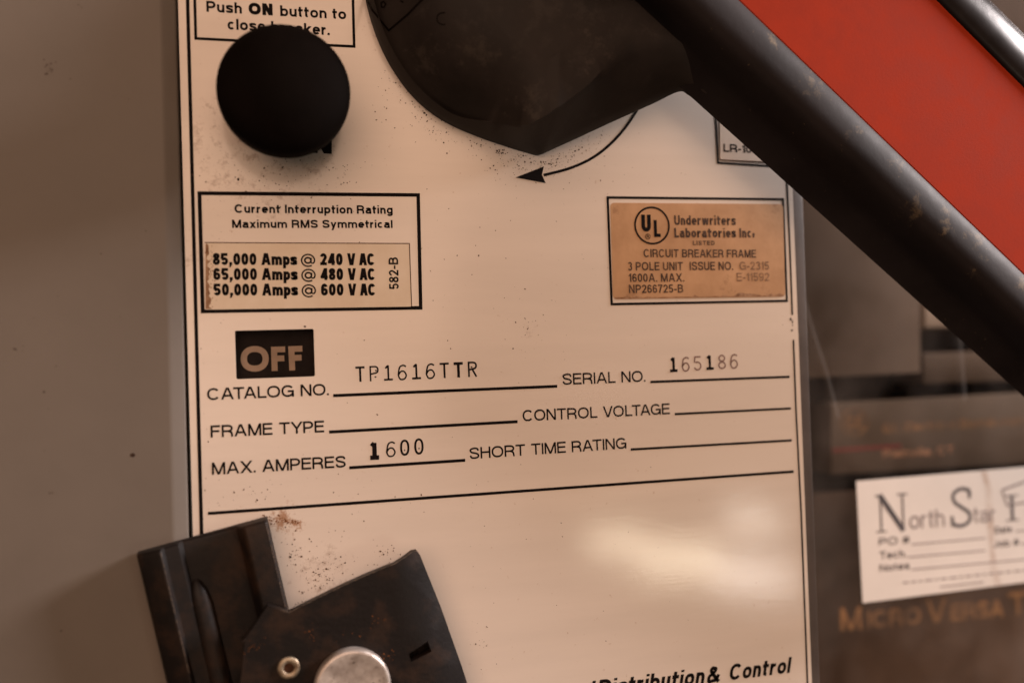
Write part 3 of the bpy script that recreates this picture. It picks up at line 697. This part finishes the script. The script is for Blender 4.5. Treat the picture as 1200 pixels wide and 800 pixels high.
# rim of the raised face
TP = [(797, 40), (772, 44), (740, 50), (712, 76), (688, 101), (664, 119), (650, 128), (640, 134), (622, 140), (606, 144), (580, 138)]
top = [at(*p, 29) for p in TP[:11]]
cN = Vector((hc.x, hc.y, 0))
def inset(p, k, w):
    d = (p - hc); d.z = 0; return Vector((p.x - d.normalized().x * k, p.y - d.normalized().y * k, w))
top = top[:7] + [at(632, 140, 27), at(612, 147, 23)] + [inset(low[i], 2.2 if i == 9 else 1.3, 13 if i == 9 else 7.5) for i in range(9, len(low))]
top[-3:] = [at(925, 118, 27), at(855, 80, 28), at(826, 50, 28)]
def smooth_loop(lp, m_=5):
    out = []; N = len(lp)
    for i in range(N):
        a, b, c, d = lp[i - 1], lp[i], lp[(i + 1) % N], lp[(i + 2) % N]
        for k in range(m_):
            t = k / m_; out.append(.5 * (2 * b + (c - a) * t + (2 * a - 5 * b + 4 * c - d) * t * t + (3 * b - a - 3 * c + d) * t ** 3))
    return out
low, top = smooth_loop(low), smooth_loop(top)
n_ = len(low)
mid = [low[i].lerp(top[i], .12) + Vector((0, 0, 1.6)) for i in range(n_)]
mid2 = [low[i].lerp(top[i], .80) + Vector((0, 0, 2.0)) for i in range(n_)]
HT = Vector((hc.x + 6, hc.y + 2, 31))
top1 = [Vector((*(top[i].lerp(HT, .12)).xy, max(top[i].z, top[i].z + (27.5 - top[i].z) * .62))) for i in range(n_)]
top2 = [Vector((*(top[i].lerp(HT, .34)).xy, max(28.6, top[i].z))) for i in range(n_)]
bot = [Vector((p.x, p.y, max(.6, p.z - 3))) for p in low]
mb = MB(); mb.grid([bot, low, mid, mid2, top, top1, top2], True, True); mb.face(top2, True); mb.face(list(reversed(bot)))
mb.build('hub', M['hub'], hd, smooth_angle=50)
from mathutils.bvhtree import BVHTree
HUBT = BVHTree.FromPolygons([Vector(p) for p in mb.v], mb.f)
def onto(p):                               # the same survey point on the hub's own surface
    d = (at(p[0], p[1], 0) - EYE).normalized(); h = HUBT.ray_cast(EYE, d)[0]
    return (h if h else at(*p, 20)) - d * .18
mb = MB()                                  # marks moulded in the hub face
for pl, wpx in (([(425, -10), (436, 12), (455.5, 36), (478, 17), (500, -6)], 2.2), ([(446.5, 3.5), (449.5, 2), (452, 5), (450, 9), (447, 8.5), (446.5, 3.5)], 1.6), ([(469, 1), (473, 3)], 1.6), (arc(520, 22, 8, 7, 80, 280, 10), 1.0)):
    pl = [mix(p, q_, k / 10) for p, q_ in zip(pl, pl[1:]) for k in range(10)] + [pl[-1]] if len(pl) < 8 else pl
    l, r_ = ribbon(pl, wpx)
    for i in range(len(l) - 1): mb.face([onto(l[i]), onto(r_[i]), onto(r_[i + 1]), onto(l[i + 1])])
mb.sheet('moulded_mark', M['black'], hd)
grime(M['hub'], [(W(0, 0, 28), .0, .075, .50, .5)], (.034, .027, .023), 120)
grime(M['hub'], [(W(q_.x - hc.x, q_.y - hc.y, q_.z), .002, .014, .52, .5) for q_ in (onto((560, 60)), onto((690, 60)), onto((620, 120)), onto((500, 70)))], (.045, .035, .028), 300)
# lever: its long edges were surveyed as lines, each at its own height
def rail(a0, a1, b0, b1, stations, T0=-.42, T1=1.35, n=14):
    rows = []
    for i in range(n + 1):
        t = T0 + (T1 - T0) * i / n
        A = mix(a0, a1, t); Bq = mix(b0, b1, t)
        rows.append([at(*mix(A, Bq, s), w) for s, w in stations])
    return rows
def stations_fine(st, n=4):
    return spl(st, n)
lo_st = stations_fine([(0, 21), (.05, 22), (.20, 25.5), (.32, 29), (.44, 34.5), (.54, 38.6), (.63, 40.8), (.74, 41.7), (.85, 41.6), (.93, 41.0), (.98, 40.0), (1.0, 39.2)])
L0a, L0b, L4a, L4b = (800, 105), (1200, 465), (882, 16.5), (1269, 388.5)
L5a, L5b, L7a, L7b = (992, -108), (1373.5, 273.6), (1021, -139), (1402, 242)
rowsL = rail(L0a, L0b, L4a, L4b, lo_st)
up_st = stations_fine([(0, 39.2), (.08, 39.8), (.30, 40.5), (.55, 40.5), (.80, 39.4), (.93, 38.2), (1.0, 36.5)])
rowsU = rail(L5a, L5b, L7a, L7b, up_st)
rows = []
for i in range(len(rowsL)):
    p5, p4 = rowsU[i][0], rowsL[i][-1]; q7 = rowsU[i][-1]; p0 = rowsL[i][0]
    ax = (rowsL[-1][0] - rowsL[0][0]).normalized(); nrm = Vector((-ax.y, ax.x, 0)).normalized()
    floor = [p4 + nrm * .5 + Vector((0, 0, -2.4)), p5 - nrm * .5 + Vector((0, 0, -2.4))]
    wall = [q7 + nrm * .1 + Vector((0, 0, -3)), q7 + nrm * .0 + Vector((0, 0, -9)), q7 - nrm * .6 + Vector((0, 0, 21 - q7.z))]
    under = [wall[-1].lerp(p0, .05) + Vector((0, 0, -1.2)), wall[-1].lerp(p0, .95) + Vector((0, 0, -1.2))]
    rows.append(rowsL[i] + floor + rowsU[i] + wall + under)
mb = MB(); mb.grid(rows, True, True); mb.face(rows[0]); mb.face(list(reversed(rows[-1])))
nc = len(rows[0]); c0 = len(rowsL[0]) + 2
lever = mb.build('lever', M['lever'], hd, smooth_angle=42)
lever.data.materials.append(M['polish'])   # the far rail is rubbed shiny by hands
for i, f in enumerate(lever.data.polygons):
    if i < nc * (len(rows) - 1) and c0 <= i % nc < c0 + len(rowsU[0]) + 2: f.material_index = 1
mb = MB(); random.seed(21)                 # tan scuffs worn into the rounded rail
def on_rail(t, sidx):
    i = (t + .42) / 1.77 * 14; a = int(i); f = i - a
    p = rowsL[a][sidx].lerp(rowsL[a + 1][sidx], f); q_ = rowsL[a][sidx + 1].lerp(rowsL[a + 1][sidx + 1], f); return p, q_
rl_ax = (rowsL[-1][0] - rowsL[0][0]).normalized()
cs = []
for t0, sf, r_in, r_out, amt in ((.345, .80, .0008, .0042, .55), (.33, .72, .0004, .003, .4), (.62, .70, .001, .0065, .5), (.60, .82, .0005, .004, .45), (.83, .82, .0008, .006, .45), (.95, .80, .001, .008, .4), (.07, .93, .0006, .005, .5), (.74, .6, .0006, .005, .35), (.45, .88, .0006, .007, .35), (.2, .85, .001, .010, .35), (.7, .85, .001, .010, .4), (.55, .65, .001, .009, .35), (1.02, .7, .001, .010, .35)):
    p, q_ = on_rail(t0, int(sf * (len(lo_st) - 2))); cs.append((W(p.x - hc.x, p.y - hc.y, p.z), r_in, r_out, .50, amt))
grime(M['lever'], cs, (.12, .085, .05), 330)
grime(M['tan'], [(W(p_.x - at(718.2, 350.8).x, p_.y - at(718.2, 350.8).y, 0), a_, b_, .52, .5) for p_, a_, b_ in ((at(900, 345), .001, .010), (at(740, 346), .001, .008), (at(905, 245), .001, .007), (at(850, 333), .001, .008), (at(722, 245), .0005, .004))], (.20, .095, .04), 300)
mb = MB(); rr = []
for i in range(len(rowsL)):
    p5, p4 = rowsU[i][0], rowsL[i][-1]; ax = (p5 - p4).normalized()
    rr.append([p4 + ax * .25 + Vector((0, 0, -2.2)), p4 + ax * .28 + Vector((0, 0, -.5)), p4 + ax * .6 + Vector((0, 0, -.2)), p5 - ax * .6 + Vector((0, 0, -.2)), p5 - ax * .28 + Vector((0, 0, -.5)), p5 - ax * .25 + Vector((0, 0, -2.2))])
mb.grid(rr, True); mb.build('grip_insert', M['red'], hd, smooth_angle=40)

# ------------------------------------------------------------------ padlock hasp, bottom left
hs = thing('locking_hasp', 'blackened steel locking hasp with rivets, lower left over the faceplate', 'hasp', (at(360, 800).x, at(360, 800).y, 2.3))
# back bracket: a U channel seen from the front
ax0, ax1 = (158, 653), (197, 830); bx0, bx1 = (309, 610), (347, 745)
down = lambda p, k: (p[0] + .235 * k, p[1] + k)          # along the channel
def strip(s0, s1, w0, w1, k0=0, k1=260):                 # quad strip between two fractions across the channel top
    a, b = mix((160, 651), (313, 609), s0), mix((160, 651), (313, 609), s1)
    return [at(*down(a, k0), w0), at(*down(b, k0), w1), at(*down(b, k1), w1), at(*down(a, k1), w0)]
mb = MB()
prof = [(-.015, 2.6), (-.015, 7.0), (.005, 8.4), (.17, 10.6), (.185, 10.4), (.20, 8.6), (.31, 8.2), (.335, 5.6), (.70, 5.6), (.76, 6.2), (.79, 8.6), (.81, 10.2), (.83, 10.6), (.985, 10.4), (1.0, 9.6), (1.0, 2.6)]
SH = [0, 6, 30, 60, 90, 130, 180, 240]
rows = []
base = [(at(*mix((160, 651), (313, 609), s), 10.5), w) for s, w in prof]
dv = (at(*down((236, 630), 200), 10.5) - at(236, 630, 10.5)).normalized()
for k in (0, .8, 10, 25, 40, 70):
    rows.append([Vector((p.x + dv.x * k, p.y + dv.y * k, w - (.8 if k == 0 and w > 3 else 0))) for p, w in base])
mb.grid(rows, False, True); mb.face([p for p in rows[0]]); mb.face(list(reversed(rows[-1])))
mb.build('channel', M['steel'], hs, bevel=.35, seg=2)
mb = MB()                                  # round pin lying in the channel
pa = at(229, 676, 5.2); rowsP = []
for k, rr in ((0, .3), (1.5, 1.6), (4, 2.7), (8, 3.3), (60, 3.4), (60.3, .2)):
    cc = pa + dv * k
    side = Vector((dv.y, -dv.x, 0))
    rowsP.append([cc + side * (rr * math.cos(2 * math.pi * j / 20)) + Vector((0, 0, rr * math.sin(2 * math.pi * j / 20))) for j in range(20)])
mb.grid(rowsP, True, True); mb.build('pin', M['steel'], hs, smooth_angle=50)
# front plate
WF = 15.0
FPt = [(338.5, 717.5), (360, 706.5), (400, 687), (430, 673.5), (452, 664.5), (462, 661), (473, 654.5), (484, 647.8), (490.5, 647.2), (494, 652), (520, 716), (545, 786), (566, 850),
       (420, 880), (270, 880), (283, 790), (287, 752), (283, 751), (290, 744), (313.5, 709.5), (316, 709.8)]
slot = [(479, 765.5), (501.5, 751.5), (506, 763.5), (481.5, 775)]
def bend(p):                               # the right-hand third of the plate curls back toward the breaker
    a, b = at(461, 671, WF), at(492, 775, WF); t = (b - a).normalized(); nr = Vector((t.y, -t.x, 0)); nr = nr if nr.x > 0 else -nr
    k = max(0, (Vector((p.x, p.y, a.z)) - a).dot(nr)); return k
ow = [at(*p, WF) for p in FPt]
bm = bmesh.new()
vs = [bm.verts.new((p.x, p.y, 0)) for p in ow]; es = [bm.edges.new((vs[i], vs[(i + 1) % len(vs)])) for i in range(len(vs))]
sl = [at(*p, WF) for p in slot]; vi = [bm.verts.new((p.x, p.y, 0)) for p in sl]; es += [bm.edges.new((vi[i], vi[(i + 1) % 4])) for i in range(4)]
bmesh.ops.triangle_fill(bm, use_beauty=True, edges=es)
for _ in range(2): bmesh.ops.subdivide_edges(bm, edges=[e for e in bm.edges if e.calc_length() > 3], cuts=1, use_grid_fill=False)
bmesh.ops.triangulate(bm, faces=bm.faces)
def wz(c, base):
    k = bend(Vector((c.x, c.y, 0))); return base - (k * k * .035 if k < 10 else 3.5 + (k - 10) * .7)
mb = MB()
bnd = [e for e in bm.edges if len(e.link_faces) == 1]
for f in bm.faces:
    q = [v.co for v in f.verts]; mb.face([(c.x, c.y, wz(c, WF)) for c in q], True); mb.face([(c.x, c.y, wz(c, WF) - 3.2) for c in reversed(q)], True)
for e in bnd:
    a, b = e.verts[0].co, e.verts[1].co
    mb.face([(a.x, a.y, wz(a, WF)), (b.x, b.y, wz(b, WF)), (b.x, b.y, wz(b, WF) - 3.2), (a.x, a.y, wz(a, WF) - 3.2)])
bm.free()
mb.build('front_plate', M['steel'], hs, smooth_angle=38)
mb = MB(); c = at(338.3, 782, WF); rr = 12.6 / 3.95
prof = [(rr * .42, WF - 2.6), (rr * .44, WF + .2), (rr * .52, WF + .55), (rr * .82, WF + .6), (rr * .96, WF + .35), (rr, WF - .3)]
lathe(mb, c, prof, 40); mb.build('eyelet', M['brass'], hs, smooth_angle=60)
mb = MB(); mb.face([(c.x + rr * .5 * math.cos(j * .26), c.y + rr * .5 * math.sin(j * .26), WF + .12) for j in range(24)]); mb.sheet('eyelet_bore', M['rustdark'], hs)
mb = MB(); c = at(413.5, 806.5, WF + 5); rr = 43.5 / 4.0
prof = [(rr * .93, WF - .5), (rr * .98, WF + 1), (rr, WF + 3.6), (rr * .985, WF + 4.6), (rr * .95, WF + 5.1), (rr * .90, WF + 5.15), (rr * .80, WF + 5.0), (.1, WF + 5.05)]
lathe(mb, c, prof, 64); mb.build('rivet', M['silver'], hs, smooth_angle=50, label='large bright round rivet head')
mb = MB(); random.seed(17)
def worn(p, q_, wdt, n):
    d = (q_ - p).normalized(); sd = Vector((d.y, -d.x, 0)).normalized()
    for k in range(n):
        if random.random() < .25: continue
        a, b = p.lerp(q_, k / n), p.lerp(q_, (k + random.uniform(.6, 1)) / n); w_ = wdt * random.uniform(.3, 1)
        mb.face([a + sd * w_ * .2, b + sd * w_ * .3, b - sd * w_, a - sd * w_])
fe = [at(*p, WF) for p in FPt[:9]]
for a, b in zip(fe, fe[1:]):
    worn(Vector((a.x, a.y, wz(a, WF) + .04)), Vector((b.x, b.y, wz(b, WF) + .04)), .16, max(2, int((b - a).length / 1.2)))
a, b = fe[0], at(*FPt[-1], WF); worn(Vector((a.x, a.y, WF + .04)), Vector((b.x, b.y, WF + .04)), .14, 6)
mb.sheet('worn_edge', M['edge'], hs)
for s_, k0, k1, z_ in ((.178, 1, 36, 10.62), (.985, 1.5, 26, 10.5)):
    mb = MB(); p0 = at(*mix((160, 651), (313, 609), s_), 10.5); worn(Vector((*(p0 + dv * k0).xy, z_)), Vector((*(p0 + dv * k1).xy, z_)), .2, 22)
    mb.sheet('worn_edge', M['edge'], hs)
mb = MB(); random.seed(31); cR = at(413.5, 806.5, WF + 5)
for k in range(46):
    a_ = random.random() * 6.28; r0 = 43.5 / 4 * .85 * random.random() ** .6; x, y = cR.x + r0 * math.cos(a_), cR.y + r0 * math.sin(a_); rr_ = random.uniform(.06, .28); el = random.uniform(.3, 1); th = random.random() * 3
    mb.face([(x + rr_ * random.uniform(.6, 1.2) * math.cos(j + th), y + el * rr_ * random.uniform(.6, 1.2) * math.sin(j + th), WF + 5.1) for j in range(6)])
o = mb.sheet('pit_mark', M['soot'], hs); o['kind'] = 'stuff'
mb = MB(); random.seed(11)                 # rust freckles on the hasp plate
for k in range(70):
    x, y = random.choice(((440, 725), (408, 745), (300, 757), (452, 770), (400, 770), (360, 740)))
    p = at(x + random.gauss(0, 7), y + random.gauss(0, 5), WF); rr_ = random.uniform(.06, .22)
    mb.face([(p.x + rr_ * random.uniform(.5, 1.2) * math.cos(j), p.y + rr_ * random.uniform(.5, 1.2) * math.sin(j), WF + .05) for j in range(6)])
o = mb.sheet('rust_speck', M['rust'], hs); o['kind'] = 'stuff'
mb = MB(); q = poly([(318, 735), (350, 722), (470, 668), (486, 672), (535, 800), (550, 880), (300, 880)], 5); mb.slab([(p.x, p.y) for p in q], 2.4, 8.5)
mb.build('slot_backing', M['flag'], hs, bevel=.3)  # dark backing added behind the front plate so the slot looks black

# ------------------------------------------------------------------ recess at the right: trip unit behind a clear cover
WT = -95.0
def pbox(mb, pts, w1, depth):
    q = poly(pts, w1); mb.slab([(p.x, p.y) for p in q], w1 - depth, w1)
mb = MB(); q = poly([(920, -500), (1700, -500), (1700, 1200), (920, 1200)], -123); mb.slab([(p.x, p.y) for p in q], -128, -123)
bk = mb.build('recess_back', M['recess'], base=(q[3].x, q[3].y, -128)); bk['kind'] = 'structure'
tu = thing('trip_unit', 'brown electronic trip unit with orange lettering, deep behind the clear cover', 'trip unit', (at(1000, 830, WT).x, at(1000, 830, WT).y, -123))
mb = MB(); pbox(mb, [(925, -300), (1076, -300), (1079, 437), (925, 444)], WT + 4, 24); mb.build('upper_panel', M['panel'], tu, bevel=.8)
mb = MB(); pbox(mb, [(1082, 414), (1600, 396), (1600, 432), (1082, 450)], WT + 4, 24); mb.build('side_panel', M['panel'], tu, bevel=.8)
mb = MB(); pbox(mb, [(1084, 340), (1600, 310), (1600, 370), (1084, 384)], WT + 2, 20); mb.build('setting_window', M['card'], tu, bevel=.8)
mb = MB(); pbox(mb, [(974, 473), (1600, 436), (1600, 520), (974, 556)], WT + 3, 22); np_ = mb.build('name_plate', M['tag'], tu, bevel=.6)
mb = MB(); pbox(mb, [(935, 580), (1600, 530), (1600, 1100), (935, 1100)], WT, 26); mb.build('lower_module', M['module'], tu, bevel=.8)
def ttext(s, p0, p1, cap, wt, m, par, hw, **k):
    mb = MB(); write(mb, s, p0, p1, cap, wt, height=hw, w=.08, **k); return mb.sheet('lettering', M[m], par)
HN = WT + 3
mb = MB()
line(mb, arc(1001, 494, 16, 15, 0, 360, 30, 2), 2.4, w=.08, height=HN)
write(mb, 'GE', (991, 503), (1012, 502), 16, .16, height=HN, w=.09); mb.sheet('round_emblem', M['orange'], np_)
ttext('GE Electrical Distribution & Control', (1034, 507), (1262, 493), 10.5, .19, 'orange', np_, HN)
ttext('Plainville, CT', (1035, 536), (1118, 531), 9, .14, 'dim', np_, HN)
mb = MB(); line(mb, [(975, 527.5), (1056, 522)], 6, w=.08, height=HN); mb.sheet('red_stripe', M['redbar'], np_)
mb = MB(); write(mb, 'M', (985, 739), (1010, 736.5), 27, .15, height=WT, w=.08); write(mb, 'ICRO', (1017, 735.5), (1079, 730), 20, .17, height=WT, w=.08)
write(mb, 'V', (1086, 729.5), (1109, 727.5), 27, .15, height=WT, w=.08); write(mb, 'ERSA', (1114, 727), (1176, 721.5), 20, .17, height=WT, w=.08)
write(mb, 'T', (1182, 721), (1204, 719), 27, .15, height=WT, w=.08); write(mb, 'RIP', (1208, 718.5), (1250, 715), 20, .17, height=WT, w=.08)
mb.sheet('lettering', M['orange'], tu)

WC = -46.0
cc_ = thing('clear_cover', 'clear plastic cover sheet with faint painted reflection streaks in front of the trip unit', 'cover', (at(1100, 800, WC).x, at(1100, 800, WC).y, WC - 2))
mb = MB(); q = poly([(930, -300), (1600, -300), (1600, 1100), (930, 1100)], WC)
mb.slab([(p.x, p.y) for p in q], WC - 1.5, WC); mb.build('sheet', M['clear'], cc_)
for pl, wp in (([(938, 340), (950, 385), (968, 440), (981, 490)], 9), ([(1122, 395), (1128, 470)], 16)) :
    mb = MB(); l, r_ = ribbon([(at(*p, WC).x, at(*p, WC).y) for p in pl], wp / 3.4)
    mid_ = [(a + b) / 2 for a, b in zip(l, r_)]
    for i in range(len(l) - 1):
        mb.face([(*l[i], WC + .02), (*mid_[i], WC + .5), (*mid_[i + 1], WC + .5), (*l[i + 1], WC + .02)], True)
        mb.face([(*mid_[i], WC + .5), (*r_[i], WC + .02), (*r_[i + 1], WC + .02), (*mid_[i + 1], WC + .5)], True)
    mb.sheet('reflection_streak', M['glare'], cc_)  # reflection streaks painted as thin pale strips on the sheet

# service card stuck on the clear cover
cq = poly([(1003, 563.5), (1330, 536), (1338, 664), (1010.5, 706)], WC)
sc = thing('service_card', 'white service card in serif print stuck on the clear cover, brown stain down it', 'card', (cq[3].x, cq[3].y, WC))
mb = MB(); mb.slab([(p.x, p.y) for p in cq], WC + .03, WC + .3); mb.build('card', M['card'], sc)
HC = WC + .3
def serif(mb, c, x, y, cap, wd_):
    """a few book-face capitals: thick and thin strokes with serifs"""
    a = at(x, y, HC); b = at(x + wd_, y - wd_ * .085, HC); H = (at(x, y - cap, HC) - a).length; d = (b - a).normalized(); A = (b - a).length / H
    up = Vector((-d.y, d.x, 0))
    K, k = .15, .055
    g = {'N': [([(A * .16, 0), (A * .16, 1)], k), ([(A * .14, 1), (A * .84, 0)], K), ([(A * .84, 0), (A * .84, 1)], k), ([(0, .02), (A * .32, .02)], .04), ([(A * .68, .98), (A, .98)], .04), ([(0, .98), (A * .2, .98)], .04)],
         'S': [(spl([(A * .86, .74), (A * .84, .92), (A * .5, .98), (A * .18, .86), (A * .2, .66), (A * .5, .5), (A * .82, .34), (A * .82, .13), (A * .5, .02), (A * .14, .07), (A * .08, .27)]), .095), ([(A * .86, .70), (A * .88, .98)], .04), ([(A * .07, .3), (A * .05, .02)], .04)],
         'I': [([(A * .3, 0), (A * .3, 1)], K), ([(A * .06, .02), (A * .54, .02)], .05), ([(A * .06, .98), (A * .54, .98)], .05)]}[c]
    for st, wt in g:
        l, r_ = ribbon(st, wt); LIFT[0] = (LIFT[0] + 1) % 9; z = HC + .04 + LIFT[0] * .003
        P = lambda q_: a + d * (q_[0] * H) + up * (q_[1] * H)
        for i in range(len(l) - 1): mb.face([(P(q_).x, P(q_).y, z) for q_ in (l[i], r_[i], r_[i + 1], l[i + 1])])
for args in (('N', 1027, 624, 44, 38), ('S', 1114, 617.5, 45, 27), ('I', 1177, 610.5, 30, 32)):
    mb = MB(); serif(mb, *args); mb.sheet('capital', M['cardtx'], sc)
mb = MB()
write(mb, 'orth', (1066, 619.5), (1107, 616.5), 21, .10, height=HC, w=.05); write(mb, 'tar', (1141, 612.5), (1167, 610.5), 19, .10, height=HC, w=.05); write(mb, 'ower', (1203, 607), (1245, 603.5), 20, .10, height=HC, w=.05)
mb.sheet('lettering', M['cardgr'], sc)
mb = MB(); line(mb, [(1174, 574), (1212, 560), (1250, 570)], 3, height=HC); line(mb, [(1174, 574), (1180, 592), (1215, 586), (1211, 562)], 2.4, height=HC)
mb.sheet('house_mark', M['cardgr'], sc)
for tx, p0, p1, cp_ in (('PO #', (1030, 639), (1066, 636), 9), ('Tech.', (1031, 655), (1062, 652), 9), ('Notes', (1031, 669.5), (1066, 666), 8.5), ('Date', (1166, 625), (1186, 623), 8), ('Job #', (1164, 641), (1194, 638.5), 8)):
    mb = MB(); write(mb, tx, p0, p1, cp_, .15, height=HC, w=.05); mb.sheet('field_name', M['cardtx'], sc)
mb = MB()
for p0, p1 in (((1068, 637.5), (1155, 630)), ((1064, 652.5), (1155, 644.5)), ((1068, 667), (1300, 646)), ((1196, 637), (1300, 628)), ((1190, 622), (1300, 613))):
    line(mb, [p0, p1], 1.6, height=HC)
random.seed(9)
for (x0, y0), (x1, y1) in (((1058, 682.5), (1235, 664)), ((1102, 687.5), (1153, 681.5))):
    t = 0.0
    while t < .97:                          # small print, far below reading size
        e = min(1, t + random.uniform(.02, .06)); line(mb, [mix((x0, y0), (x1, y1), t), mix((x0, y0), (x1, y1), e)], 2.0, height=HC); t = e + .015
mb.sheet('small_print', M['cardgr'], sc)
mb = MB(); pts = [(1153, 552), (1158, 575), (1159, 610), (1162, 640), (1164, 665), (1168, 685)]; ll = [(p[0] - 3.5 + (i % 2), p[1]) for i, p in enumerate(pts)]; rr_ = [(p[0] + 3.2 + (i % 3) * 1.2, p[1]) for i, p in enumerate(pts)]
for i in range(len(pts) - 1):
    mb.face([(at(*p, HC).x, at(*p, HC).y, HC + .02) for p in (ll[i], ll[i + 1], rr_[i + 1], rr_[i])])
mb.sheet('tape_stain', M['stain'], sc)
